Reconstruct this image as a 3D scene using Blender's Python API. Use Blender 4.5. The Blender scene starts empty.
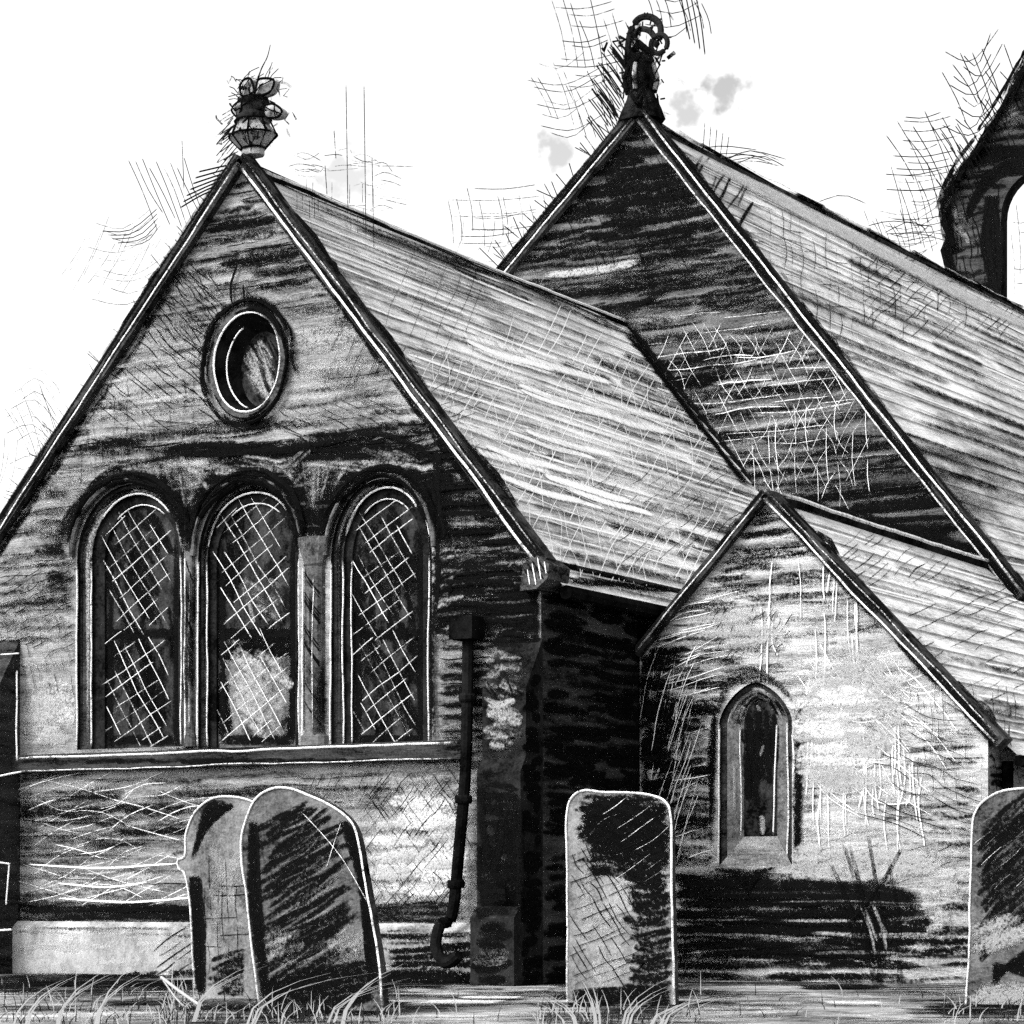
import bpy, math, random
from math import sin, cos, pi, radians, sqrt, atan2, exp
from mathutils import Vector as V
from mathutils.geometry import tessellate_polygon
from mathutils import noise as mnoise

R = random.Random(7)
scene = bpy.context.scene
COL = scene.collection

# ------------------------------------------------------------------ camera
YAW = radians(30.6); FPX = 2518.0; HOR = 890.0; EYE = 0.9
FWD = V((-sin(YAW), cos(YAW), 0)); RGT = V((cos(YAW), sin(YAW), 0)); UP = V((0, 0, 1))
CAM = -(FWD * 25.7) + RGT * 2.72 + V((0, 0, EYE))
cd = bpy.data.cameras.new('camera'); cam = bpy.data.objects.new('camera', cd); COL.objects.link(cam)
cam.location = CAM; cam.rotation_euler = (pi / 2, 0, YAW)
cd.sensor_width = 36; cd.lens = FPX / 1024 * 36; cd.shift_y = (HOR - 512) / 1024; cd.clip_end = 3000
scene.camera = cam

def ray(px, py): return FWD * FPX + RGT * (px - 512) + UP * (HOR - py)
def hit(px, py, o, n):
    d = ray(px, py); return CAM + d * ((o - CAM).dot(n) / d.dot(n))
def hy(px, py, y): return hit(px, py, V((0, y, 0)), V((0, 1, 0)))
def hx(px, py, x): return hit(px, py, V((x, 0, 0)), V((1, 0, 0)))
def hz(px, py, z=0): return hit(px, py, V((0, 0, z)), V((0, 0, 1)))
def proj(p):
    q = p - CAM; d = q.dot(FWD); return (512 + q.dot(RGT) / d * FPX, HOR - q.z / d * FPX)
def mpp(p): return (p - CAM).dot(FWD) / FPX        # metres per pixel there

# ------------------------------------------------------------------ materials
MATS = {}
class NT:
    def __init__(s, name):
        s.m = bpy.data.materials.new(name); s.m.use_nodes = True; s.t = s.m.node_tree; s.t.nodes.clear()
        s.out = s.n('ShaderNodeOutputMaterial'); MATS[name] = s.m
    def n(s, t, **k):
        a = s.t.nodes.new(t)
        for q, v in k.items(): setattr(a, q, v)
        return a
    def set(s, sock, v):
        if isinstance(v, bpy.types.NodeSocket): s.t.links.new(v, sock)
        else: sock.default_value = v
    def math(s, op, a, b=0.0, c=0.0, clamp=False):
        m = s.n('ShaderNodeMath', operation=op, use_clamp=clamp)
        s.set(m.inputs[0], a); s.set(m.inputs[1], b); s.set(m.inputs[2], c); return m.outputs[0]
    def mr(s, v, a, b, c=0.0, d=1.0, smooth=False):
        m = s.n('ShaderNodeMapRange', interpolation_type='SMOOTHSTEP' if smooth else 'LINEAR')
        s.set(m.inputs[0], v); m.inputs[1].default_value = a; m.inputs[2].default_value = b
        m.inputs[3].default_value = c; m.inputs[4].default_value = d; return m.outputs[0]
    def noise(s, vec, scale, detail=2.0, rough=0.5, sc=(1, 1, 1), off=(0, 0, 0)):
        mp = s.n('ShaderNodeMapping'); s.set(mp.inputs['Vector'], vec)
        mp.inputs['Scale'].default_value = sc; mp.inputs['Location'].default_value = off
        t = s.n('ShaderNodeTexNoise'); s.set(t.inputs['Vector'], mp.outputs[0])
        t.inputs['Scale'].default_value = scale; t.inputs['Detail'].default_value = detail
        t.inputs['Roughness'].default_value = rough; return t.outputs['Fac']
    def pos(s): return s.n('ShaderNodeNewGeometry').outputs['Position']
    def diffuse(s, val, bump=None, bstr=0.4, bdist=0.02):
        b = s.n('ShaderNodeBsdfPrincipled'); s.set(b.inputs['Base Color'], val)
        b.inputs['Roughness'].default_value = 0.95; b.inputs['Specular IOR Level'].default_value = 0.0
        if bump is not None:
            u = s.n('ShaderNodeBump'); u.inputs['Strength'].default_value = bstr; u.inputs['Distance'].default_value = bdist
            s.set(u.inputs['Height'], bump); s.set(b.inputs['Normal'], u.outputs[0])
        return b

def surface(name, lo, hi, streak=(1.0, 1.0, 7.0), sscale=1.3, grain=55, blot=0.6, mid=0.5, bstr=0.5):
    """dry, grainy surface: streaky smears + blotches + paper-like grain"""
    s = NT(name); p = s.pos()
    a = s.noise(p, sscale, 5, 0.65, streak); b = s.noise(p, blot, 3, 0.6); g = s.noise(p, grain, 2, 0.7)
    g2 = s.noise(p, grain * 0.3, 3, 0.7, streak)
    v = s.math('ADD', s.math('MULTIPLY', a, 0.55), s.math('MULTIPLY', b, 0.45))
    v = s.mr(v, mid - 0.16, mid + 0.16)
    v = s.math('ADD', v, s.math('MULTIPLY', s.math('SUBTRACT', g, 0.5), 0.9))
    v = s.math('ADD', v, s.math('MULTIPLY', s.math('SUBTRACT', g2, 0.5), 0.9), clamp=True)
    c = s.mr(v, 0, 1, lo, hi)
    d = s.diffuse(c, s.math('ADD', a, s.math('MULTIPLY', g2, 0.6)), bstr, 0.03)
    s.t.links.new(d.outputs[0], s.out.inputs[0]); return s.m

def stroke_mat(name, albedo, us, vs, grain, lo, hi, amax=1.0, ug=0):
    s = NT(name)
    uv = s.n('ShaderNodeUVMap', uv_map='UVMap').outputs[0]; pr = s.n('ShaderNodeUVMap', uv_map='prm').outputs[0]
    sv = s.n('ShaderNodeSeparateXYZ'); s.set(sv.inputs[0], uv); sp = s.n('ShaderNodeSeparateXYZ'); s.set(sp.inputs[0], pr)
    v = sv.outputs[1]; t = sp.outputs[0]; press = sp.outputs[1]
    edge = s.math('POWER', s.math('MULTIPLY', s.math('MULTIPLY', v, s.math('SUBTRACT', 1.0, v)), 4.0, clamp=True), 0.9)
    end = s.math('MULTIPLY', s.math('MINIMUM', t, s.math('SUBTRACT', 1.0, t)), 9.0, clamp=True)
    n1 = s.noise(uv, 1.0, 3, 0.6, (us, vs, 1)); g = s.noise(s.pos(), grain, 2, 0.7)
    val = s.math('MULTIPLY', s.math('MULTIPLY', press, edge), s.math('POWER', end, 0.5))
    val = s.math('MULTIPLY', val, s.mr(n1, 0.25, 0.75, 0.35, 1.45))
    val = s.math('MULTIPLY', val, s.mr(g, 0.28, 0.72, 0.35, 1.5))
    a = s.math('MULTIPLY', s.mr(val, lo, hi, 0, 1, True), amax)
    d = s.diffuse((albedo, albedo, albedo, 1)); tr = s.n('ShaderNodeBsdfTransparent'); mx = s.n('ShaderNodeMixShader')
    s.t.links.new(a, mx.inputs[0]); s.t.links.new(tr.outputs[0], mx.inputs[1]); s.t.links.new(d.outputs[0], mx.inputs[2])
    s.t.links.new(mx.outputs[0], s.out.inputs[0]); return s.m

surface('wall_stone', 0.03, 0.36, mid=0.51, grain=42)
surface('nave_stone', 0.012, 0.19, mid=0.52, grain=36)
surface('vestry_stone', 0.05, 0.50, mid=0.47, grain=42)
surface('shaded_stone', 0.002, 0.07, mid=0.54, grain=42)  # darker copy of the stone, shade put into its albedo
surface('slate', 0.11, 0.76, (1.2, 0.35, 3.0), 1.5, 40, 0.6, 0.46)
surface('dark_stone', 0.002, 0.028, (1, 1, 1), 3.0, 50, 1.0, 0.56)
surface('pale_stone', 0.06, 0.38, (1, 1, 0.5), 2.5, 50, 1.2, 0.49)
surface('black_glass', 0.002, 0.06, (1, 1, 0.6), 3.2, 50, 2.2, 0.57)
surface('grey_glass', 0.004, 0.17, (1, 1, 0.5), 4.0, 50, 2.0, 0.48)
surface('slab_stone', 0.006, 0.15, (1, 1, 2.0), 2.2, 50, 1.1, 0.52)
surface('slab_pale', 0.02, 0.26, (1, 1, 1.0), 1.7, 50, 0.9, 0.50)
surface('earth', 0.004, 0.34, (0.6, 0.6, 1), 1.6, 40, 0.9, 0.53)
surface('coping_stone', 0.002, 0.075, (1, 1, 1), 5.0, 45, 1.4, 0.53)
surface('iron', 0.001, 0.010, (1, 1, 1), 4.0, 50, 1.0, 0.52)
for nm, al in (('grass_pale', 0.34), ('grass_dark', 0.02), ('twig', 0.03)):
    s = NT(nm); d = s.diffuse((al, al, al, 1)); s.t.links.new(d.outputs[0], s.out.inputs[0])
stroke_mat('charcoal', 0.004, 5, 3.0, 42, 0.10, 0.95)
stroke_mat('smudge', 0.006, 2, 2.0, 36, 0.04, 1.3, 0.75)
stroke_mat('ink', 0.004, 14, 1.0, 80, 0.10, 0.5)
stroke_mat('chalk', 0.72, 22, 1.2, 110, 0.12, 0.5)
stroke_mat('pale_stroke', 0.36, 5, 3.0, 46, 0.16, 1.2, 0.8)  # pale grainy drawing stroke laid over darker faces
stroke_mat('wash', 0.60, 4, 3.0, 46, 0.16, 1.2, 0.8)

# ------------------------------------------------------------------ mesh builder
class MB:
    def __init__(s):
        s.v = []; s.f = []; s.m = []; s.uv = []; s.pr = []; s.names = []; s.k = 0
    def mi(s, name):
        if name not in s.names: s.names.append(name)
        return s.names.index(name)
    def face(s, pts, mat, uv=None, pr=None):
        b = len(s.v); s.v.extend([tuple(p) for p in pts]); s.f.append(tuple(range(b, b + len(pts)))); s.m.append(s.mi(mat))
        s.uv.extend(uv or [(0, 0)] * len(pts)); s.pr.extend(pr or [(0.5, 1)] * len(pts))
    def loft(s, rings, mat, closed=True, caps=False):
        n = len(rings[0])
        for a, b in zip(rings, rings[1:]):
            for i in range(n if closed else n - 1):
                j = (i + 1) % n
                s.face([a[i], a[j], b[j], b[i]], mat)
        if caps:
            s.fill([rings[0]], mat); s.fill([rings[-1]], mat)
    def fill(s, loops, mat):
        allp = [p for l in loops for p in l]
        for t in tessellate_polygon([[V(p) for p in l] for l in loops]):
            s.face([allp[i] for i in t], mat)
    def box(s, lo, hi, mat, rot=None):
        x0, y0, z0 = lo; x1, y1, z1 = hi
        c = [V((x, y, z)) for z in (z0, z1) for x, y in ((x0, y0), (x1, y0), (x1, y1), (x0, y1))]
        if rot: c = [rot(p) for p in c]
        for q in ((0, 1, 5, 4), (1, 2, 6, 5), (2, 3, 7, 6), (3, 0, 4, 7), (4, 5, 6, 7), (3, 2, 1, 0)):
            s.face([c[i] for i in q], mat)
    def ribbon(s, pts, nrm, w, mat, press=1.0, taper=0.5):
        n = len(pts); seed = R.random() * 90; d = 0; L = []; s.k += 1
        off = nrm * (0.003 + 0.00003 * (s.k % 1200))
        for i, p in enumerate(pts):
            a = pts[max(0, i - 1)]; b = pts[min(n - 1, i + 1)]; t = (b - a)
            if t.length < 1e-9: return
            side = t.normalized().cross(nrm).normalized()
            if i: d += (p - pts[i - 1]).length
            tt = i / (n - 1); ww = w * (1 - taper + taper * (4 * tt * (1 - tt)) ** 0.5) * 0.5
            L.append((p + off - side * ww, p + off + side * ww, d + seed, tt))
        for (a0, a1, da, ta), (b0, b1, db, tb) in zip(L, L[1:]):
            s.face([a0, a1, b1, b0], mat, [(da, seed), (da, seed + 1), (db, seed + 1), (db, seed)] if False else [(da, 0), (da, 1), (db, 1), (db, 0)],
                   [(ta, press), (ta, press), (tb, press), (tb, press)])
    def tube(s, pts, r, mat, press=1.0, sides=5, taper=0.0):
        n = len(pts); seed = R.random() * 90; d = 0; rings = []
        for i, p in enumerate(pts):
            t = (pts[min(n - 1, i + 1)] - pts[max(0, i - 1)])
            if t.length < 1e-9: t = V((0, 0, 1))
            t.normalize(); ref = V((0, 0, 1)) if abs(t.z) < 0.8 else V((1, 0, 0))
            u = t.cross(ref).normalized(); w = t.cross(u)
            if i: d += (p - pts[i - 1]).length
            tt = i / max(1, n - 1); rr = r[i] if isinstance(r, (list, tuple)) else r * (1 - taper * tt)
            rings.append(([p + (u * cos(2 * pi * k / sides) + w * sin(2 * pi * k / sides)) * rr for k in range(sides)], d + seed, tt))
        for (a, da, ta), (b, db, tb) in zip(rings, rings[1:]):
            for k in range(sides):
                j = (k + 1) % sides
                s.face([a[k], a[j], b[j], b[k]], mat, [(da, .5), (da, .5), (db, .5), (db, .5)], [(ta, press), (ta, press), (tb, press), (tb, press)])
        if mat not in ('chalk', 'ink', 'charcoal', 'smudge'):
            s.face(rings[0][0][::-1], mat); s.face(rings[-1][0], mat)
    def lathe(s, c, prof, mat, n=10, sx=1.0, sy=1.0, rot=0.0):
        rings = [[c + V((cos(2 * pi * k / n + rot) * r * sx, sin(2 * pi * k / n + rot) * r * sy, z)) for k in range(n)] for r, z in prof]
        s.loft(rings, mat, True, True)
    def build(s, name, parent=None, label=None, smooth=False):
        me = bpy.data.meshes.new(name); me.from_pydata(s.v, [], s.f)
        for nm in s.names: me.materials.append(MATS[nm])
        me.polygons.foreach_set('material_index', s.m)
        for lay, dat in (('UVMap', s.uv), ('prm', s.pr)):
            l = me.uv_layers.new(name=lay); l.data.foreach_set('uv', [c for q in dat for c in q])
        if smooth: me.polygons.foreach_set('use_smooth', [True] * len(s.f))
        me.update()
        o = bpy.data.objects.new(name, me); COL.objects.link(o)
        if parent: o.parent = parent
        if label: o['label'] = label
        return o

def tag(o, label=None, cat=None, group=None, kind=None):
    if label: o['label'] = label
    if cat: o['category'] = cat
    if group: o['group'] = group
    if kind: o['kind'] = kind
    return o

# ------------------------------------------------------------------ drawing on surfaces
def inside(p, poly):
    x, y = p; c = False; n = len(poly)
    for i in range(n):
        x0, y0 = poly[i]; x1, y1 = poly[(i + 1) % n]
        if (y0 > y) != (y1 > y) and x < (x1 - x0) * (y - y0) / (y1 - y0) + x0: c = not c
    return c

class Surf:
    """a flat face that carries marks: plane o,n; course direction a; outline and holes in the plane, seen through proj"""
    def __init__(s, mb, o, n, a, outline, holes=()):
        s.mb = mb; s.o = o; s.n = n.normalized(); s.a = a.normalized(); s.b = s.n.cross(s.a) * (1 if (s.n.cross(s.a)).z > 0 else -1)
        s.wf = 1.0; s.out = [proj(p) for p in outline]; s.holes = [[proj(p) for p in h] for h in holes]
    def ok(s, p):
        q = proj(p)
        return inside(q, s.out) and not any(inside(q, h) for h in s.holes)
    def at(s, px, py): return hit(px, py, s.o, s.n)
    def put(s, pts, w, mat, press=1.0, taper=0.5, clip=True):
        if not clip: s.mb.ribbon(pts, s.n, w, mat, press, taper); return
        run = []
        for p in pts + [None]:
            if p is not None and s.ok(p): run.append(p)
            else:
                if len(run) > 2: s.mb.ribbon(run, s.n, w, mat, press, taper)
                run = []
    def line(s, pp, wpx, mat, press=1.0, taper=0.4, wob=0.6, clip=True, n=None):
        """smooth stroke through picture points, lying on the face"""
        q = catmull(pp, n or max(6, int(sum(math.dist(pp[i], pp[i + 1]) for i in range(len(pp) - 1)) / 9)))
        ph = R.random() * 50
        q = [(x + wob * mnoise.noise(V((x * .03, y * .03, ph))), y + wob * mnoise.noise(V((x * .03, y * .03, ph + 9)))) for x, y in q]
        pts = [s.at(*c) for c in q]
        s.put(pts, wpx * s.wf * mpp(pts[0]), mat, press, taper, clip)
    def courses(s, tone, y0, y1, x0, x1, step=(7, 12), length=(40, 150), w=(5, 11), mat='charcoal', gain=1.0, bend=4, skip=0.25):
        y = y0
        while y < y1:
            x = x0 - R.uniform(0, 60)
            while x < x1:
                L = R.uniform(*length); tn = tone(x + L / 2, y)
                if R.random() > skip and tn > 0.06:
                    p0 = s.at(x, y + R.uniform(-3, 3)); m = mpp(p0); be = R.uniform(-bend, bend) * m; ph = R.random() * 90; n = max(5, int(L / 10))
                    Lm = L * m / abs(s.a.dot(RGT)) if abs(s.a.dot(RGT)) > .2 else L * m
                    sg = 1 if s.a.dot(RGT) > 0 else -1
                    pts = []
                    for i in range(n + 1):
                        t = i / n
                        pts.append(p0 + s.a * (sg * Lm * t) + s.b * (be * 4 * t * (1 - t) + 2.0 * m * mnoise.noise(V((t * 3, ph, 0)))))
                    s.put(pts, R.uniform(*w) * s.wf * m * (0.6 + 0.6 * min(1, tn)), mat, min(1.3, tn * gain * R.uniform(0.7, 1.25)), 0.45)
                x += L * R.uniform(0.55, 0.95)
            y += R.uniform(*step)
    def hatch(s, rect, ang, gap, length, w=1.1, mat='ink', press=0.8, curve=3, drop=0.12):
        x0, y0, x1, y1 = rect; a = radians(ang); dx, dy = cos(a), sin(a); cx, cy = (x0 + x1) / 2, (y0 + y1) / 2
        rad = math.hypot(x1 - x0, y1 - y0) / 2; k = -rad
        while k < rad:
            t = -rad + R.uniform(0, length)
            while t < rad:
                L = length * R.uniform(0.6, 1.3)
                mx, my = cx - dy * k + dx * (t + L / 2), cy + dx * k + dy * (t + L / 2)
                if x0 < mx < x1 and y0 < my < y1 and R.random() > drop:
                    p = [(mx + dx * L * q - dy * c, my + dy * L * q + dx * c) for q, c in ((-.5, 0), (0, R.uniform(-curve, curve)), (.5, 0))]
                    s.line(p, w * R.uniform(.7, 1.3), mat, press * R.uniform(.6, 1.2), 0.6, 0.8)
                t += L * R.uniform(0.8, 1.5)
            k += gap * R.uniform(.6, 1.4)

def patch(S, cx, cy, rx, ry, n, w=(10, 22), press=(.5, 1.1), slope=0.0, mat='pale_stroke', L=(20, 60)):
    for k in range(n):
        a = R.uniform(0, 2 * pi); q = sqrt(R.random()); x = cx + rx * q * cos(a); y = cy + ry * q * sin(a); l = R.uniform(*L)
        S.line([(x - l / 2, y - slope * l / 2 + R.uniform(-2, 2)), (x, y), (x + l / 2, y + slope * l / 2 + R.uniform(-2, 2))], R.uniform(*w), mat, R.uniform(*press), .6, 2)
def catmull(p, n):
    if len(p) == 2: p = [p[0], ((p[0][0] + p[1][0]) / 2, (p[0][1] + p[1][1]) / 2), p[1]]
    out = []; m = len(p) - 1
    for i in range(n + 1):
        u = i / n * m; k = min(int(u), m - 1); t = u - k
        a, b, c, d = p[max(k - 1, 0)], p[k], p[k + 1], p[min(k + 2, m)]
        out.append(tuple(0.5 * (2 * b[j] + (c[j] - a[j]) * t + (2 * a[j] - 5 * b[j] + 4 * c[j] - d[j]) * t * t + (3 * b[j] - a[j] - 3 * c[j] + d[j]) * t ** 3) for j in range(len(b))))
    return out
def blobs(base, bl):  # tone map: drawn light and shade, painted through stroke pressure
    def f(x, y):
        v = base
        for cx, cy, rx, ry, a in bl:
            q = ((x - cx) / rx) ** 2 + ((y - cy) / ry) ** 2
            if q < 6: v += a * exp(-q)
        return max(0.0, v)
    return f
def edge_line(mb, pts, r=0.011, mat='chalk', press=1.0):
    q = []; r *= .82; press *= .55
    for a, b in zip(pts, pts[1:]):
        n = max(2, int((b - a).length / 0.10)); q += [a.lerp(b, i / n) for i in range(n)]
    q.append(pts[-1]); ph = R.random() * 60
    q = [p + V((mnoise.noise(p * 1.7 + V((ph, 0, 0))), 0, mnoise.noise(p * 1.7 + V((0, ph, 0))))) * 0.016 + V((mnoise.noise(p * 6 + V((ph, 5, 0))), 0, mnoise.noise(p * 6 + V((0, ph, 5))))) * 0.006 for p in q]
    mb.tube(q, r, mat, press, 5)

# ------------------------------------------------------------------ the church
church = bpy.data.objects.new('stone_church', None); COL.objects.link(church)
tag(church, 'stone church with three stepped gables, slate roofs and carved finials behind the gravestones', 'church')
NY = V((0, -1, 0)); X = V((1, 0, 0)); Y = V((0, 1, 0))
YN = 8.25; YV = 2.0; YW = 24.7
AL = hy(-25, 572, 0); AP = hy(244, 160, 0); AR = hy(541, 557, 0)
NA = hy(640, 112, YN); NR = hy(1012, 582, YN); NQ = hy(506, 273, YN); NL = NA + (NQ - NA) * ((NA.z - NR.z) / (NA.z - NQ.z))
VA = hy(768, 495, YV); VR = hy(988, 728, YV)
XC = AR.x                                              # south wall of the chancel
slv = (VA.z - VR.z) / (VR.x - VA.x)
VL = V((XC + .01, YV, VA.z - slv * (VA.x - XC)))

def arch(x0, x1, zb, zs, zt, n=18, pw=2.0):
    cx = (x0 + x1) / 2; w = (x1 - x0) / 2; pts = [(x0, zb)]
    for i in range(n + 1):
        t = pi - pi * i / n
        c, q = cos(t), sin(t)
        pts.append((cx + w * math.copysign(abs(c) ** (2 / pw), c), zs + (zt - zs) * abs(q) ** (2 / pw)))
    return pts + [(x1, zb)]
def p3(l, y): return [V((x, y, z)) for x, z in l]
def archpx(l, r, yb, ys, yt, y=0, n=18, pw=2.0):
    c = (l + r) / 2
    return arch(hy(l, ys, y).x, hy(r, ys, y).x, hy(c, yb, y).z, hy(c, ys, y).z, hy(c, yt, y).z, n, pw)

WIN = []   # (outer, mid, glass) outlines
for (l, r, yt, ys, ml, mr_, gl, gr) in ((77, 184, 484, 556, 88, 178, 99, 173), (198, 299, 482, 556, 204, 296, 211, 290), (331, 432, 478, 556, 340, 426, 347, 418)):
    WIN.append((archpx(l, r, 748, ys, yt), archpx(ml, mr_, 748, ys, yt + 9), archpx(gl, gr, 748, ys, yt + 20)))
def ell(cx, cy, rx, ry, n=36):
    c = hy(cx, cy, 0); m = mpp(c); return [(c.x + cos(2 * pi * i / n) * rx * m / .86, c.z + sin(2 * pi * i / n) * ry * m) for i in range(n)]
OC = (ell(250, 363, 41, 56), ell(250, 363, 35, 50), ell(255, 367, 24, 38))

# --- chancel gable
mb = MB()
outl = [V((AL.x, 0, 0)), AL, AP, AR, V((AR.x, 0, 0))]
holes = [p3(w[0], 0) for w in WIN] + [p3(OC[0], 0)]
mb.fill([outl] + holes, 'wall_stone')
S1 = Surf(mb, V((0, 0, 0)), NY, X, outl, holes)
t1 = blobs(0.42, [(245, 215, 50, 60, .45), (140, 400, 55, 70, -.2), (315, 365, 45, 45, -.22), (260, 450, 200, 16, .55), (485, 570, 55, 90, .7), (60, 710, 35, 45, -.9),
                  (45, 590, 40, 50, .05), (120, 815, 110, 60, .25), (415, 850, 52, 65, -1.2), (110, 953, 85, 25, -1.1), (100, 915, 120, 10, .7), (60, 500, 40, 40, -.1), (320, 800, 80, 25, .2),
                  (300, 270, 40, 30, .2), (440, 470, 45, 35, .5), (455, 690, 25, 60, .4)])
S1.courses(t1, 175, 985, 0, 545, (15, 24), (70, 200), (14, 26), 'smudge', 1.0)
S1.courses(t1, 175, 985, 0, 545, (9, 14), (50, 170), (8, 16), gain=1.1, skip=.2)
S1.courses(t1, 175, 985, 0, 545, (9, 15), (30, 110), (3, 7), gain=1.3, skip=.3)
S1.courses(t1, 175, 985, 0, 545, (16, 28), (30, 90), (1.2, 2.4), 'ink', 1.2, 3)
S1.courses(blobs(0.3, [(140, 400, 60, 60, .35)]), 180, 985, 0, 545, (12, 20), (30, 110), (4, 9), 'pale_stroke', 1.2)
patch(S1, 415, 850, 42, 62, 90, (12, 26), (.5, 1.1)); patch(S1, 418, 865, 30, 45, 16, (12, 22), (.4, .9), 0, 'wash'); patch(S1, 58, 712, 24, 32, 40, (10, 20), (.5, 1.1), L=(15, 35)); patch(S1, 62, 705, 14, 22, 8, (10, 18), (.4, .8), 0, 'wash', (12, 24)); patch(S1, 110, 880, 60, 14, 14, (8, 14)); patch(S1, 105, 390, 30, 40, 14); patch(S1, 320, 340, 24, 10, 10, (8, 16)); patch(S1, 60, 450, 18, 30, 14, (6, 14))
for (a, b_) in (((240, 166), (-10, 550)), ((250, 168), (540, 560))):  # charcoal shadow line painted just inside each rake
    for k in range(16):
        t = R.random(); u = min(1, t + R.uniform(.08, .3)); o = R.uniform(1, 11)
        S1.line([(a[0] + (b_[0] - a[0]) * q + (o if b_[0] < 0 else -o), a[1] + (b_[1] - a[1]) * q + o * .4) for q in (t, (t + u) / 2, u)], R.uniform(4, 10), 'charcoal', R.uniform(.6, 1.1), .5, 2)
S1.hatch((90, 265, 215, 420), 40, 7, 34, 1.3)
S1.hatch((150, 270, 215, 340), 55, 7, 30, 1.3)
S1.hatch((75, 380, 200, 470), 90, 9, 40, 1.0, press=.6)
S1.hatch((60, 400, 180, 470), 5, 10, 50, 1.0, press=.6)
S1.hatch((225, 210, 330, 300), -12, 9, 26, 1.2)
S1.hatch((280, 400, 400, 450), 25, 6, 30, 1.2)
S1.hatch((330, 270, 400, 400), -68, 9, 45, 1.0, press=.6)
S1.hatch((370, 775, 465, 910), -52, 7, 38, 1.0, press=.75)
S1.hatch((370, 775, 465, 900), 55, 9, 34, 1.0, press=.6)
S1.hatch((0, 560, 85, 660), -30, 7, 22, 1.3, press=.8)
S1.hatch((0, 600, 85, 690), 80, 9, 22, 1.0, press=.6)
S1.hatch((435, 450, 540, 640), 88, 8, 26, 1.4, press=.8)
S1.hatch((30, 775, 195, 905), -16, 9, 70, 1.1, 'chalk', .5, 7)
S1.hatch((30, 780, 195, 905), -30, 18, 60, 1.1, 'chalk', .45, 6); S1.hatch((30, 790, 195, 905), 16, 18, 70, 1.1, 'chalk', .5, 5)
S1.hatch((300, 775, 380, 800), -65, 6, 24, 1.2)
S1.hatch((370, 775, 465, 910), -52, 8, 38, 1.2, press=.9); S1.hatch((370, 775, 465, 905), 55, 9, 34, 1.1, press=.8)
patch(S1, 520, 612, 26, 34, 40, (10, 18), (.7, 1.2), 0, 'charcoal', (16, 40)); patch(S1, 540, 620, 8, 40, 30, (8, 14), (.8, 1.3), 0, 'charcoal', (10, 20))  # charcoal paints the nook's darkness on the wall below the kneeler
patch(S1, 420, 852, 38, 52, 46, (12, 24), (.5, 1.05), 0, 'wash'); S1.hatch((375, 780, 460, 905), -52, 10, 38, 1.2, press=.8); S1.hatch((375, 780, 460, 900), 55, 12, 34, 1.1, press=.7)
# charcoal shading drawn on the wall, curling over the window heads
for (l, r, t) in ((70, 190, 478), (190, 310, 474), (322, 445, 466)):
    for k in range(7):
        o = R.uniform(-2, 16); c = (l + r) / 2 + R.uniform(-6, 6)
        S1.line([(l - o + 4, 570 - R.uniform(0, 40)), (l - o + 8, 520), ((l + c) / 2, t + 12 - o), (c, t - o * .8), ((r + c) / 2, t + 12 - o), (r + o - 8, 520), (r + o - 4, 560 - R.uniform(0, 30))],
               R.uniform(5, 11), 'charcoal', R.uniform(.7, 1.15), .5, 3)
for c in ((190, 470), (314, 462)):
    patch(S1, c[0], c[1] + 22, 16, 34, 8, (10, 18), (.5, .9), 0, 'smudge', (14, 30))
    for k in range(16):
        x = c[0] + R.uniform(-34, 34); S1.line([(x, c[1] + R.uniform(-16, 10)), (c[0] + (x - c[0]) * .55, c[1] + 30), (c[0] + (x - c[0]) * .2, c[1] + R.uniform(52, 86))], R.uniform(4, 10), 'charcoal', R.uniform(.5, 1.05), .8, 2)
    for k in range(4):
        x = c[0] + R.uniform(-24, 24); S1.line([(x, c[1] + R.uniform(-10, 10)), (c[0] + (x - c[0]) * .5, c[1] + 40)], R.uniform(3, 6), 'pale_stroke', R.uniform(.3, .6), .8, 2)
patch(S1, 60, 545, 12, 60, 16, (8, 16), (.4, .9), 0, 'charcoal', (16, 36)); patch(S1, 438, 560, 10, 90, 40, (10, 20), (.6, 1.1), 0, 'charcoal', (14, 34))
patch(S1, 260, 452, 180, 8, 14, (6, 12), (.5, 1.0), 0, 'charcoal', (40, 90)); patch(S1, 260, 466, 170, 9, 34, (5, 10), (.3, .75), .15, 'pale_stroke', (16, 50)); patch(S1, 195, 470, 24, 14, 7, (6, 10), (.3, .6), 1.2, 'pale_stroke', (12, 24)); patch(S1, 315, 460, 26, 16, 7, (6, 10), (.3, .6), -1.0, 'pale_stroke', (12, 24)); patch(S1, 390, 462, 30, 10, 6, (5, 9), (.3, .6), .3, 'pale_stroke', (20, 40)); patch(S1, 450, 590, 9, 50, 12, (8, 14), (.4, .8), -.6, 'pale_stroke', (14, 24))
S1.line([(110, 470), (210, 452), (290, 452), (370, 434), (420, 448), (450, 475)], 7, 'charcoal', 1.1)
S1.line([(200, 455), (290, 448), (350, 437)], 11, 'charcoal', 1.1)
for k in range(26):
    y = 455 + k * 7; x0 = 428 + R.uniform(-6, 12); S1.line([(x0, y + 2), (480, y + R.uniform(-4, 4)), (520 + R.uniform(-30, 22), y + R.uniform(-2, 8))], R.uniform(4, 10), 'charcoal', R.uniform(.7, 1.2), .4, 2)
S1.line([(440, 448), (438, 500), (445, 540)], 15, 'charcoal', 1.2); S1.line([(432, 470), (440, 560), (434, 650), (436, 745)], 9, 'charcoal', 1.1)
for y in (908, 916, 922, 975): S1.line([(0, y + 3), (180, y), (330, y - 1), (470, y - 4)], R.uniform(7, 11), 'charcoal', 1.15, .2, 2)
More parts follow.
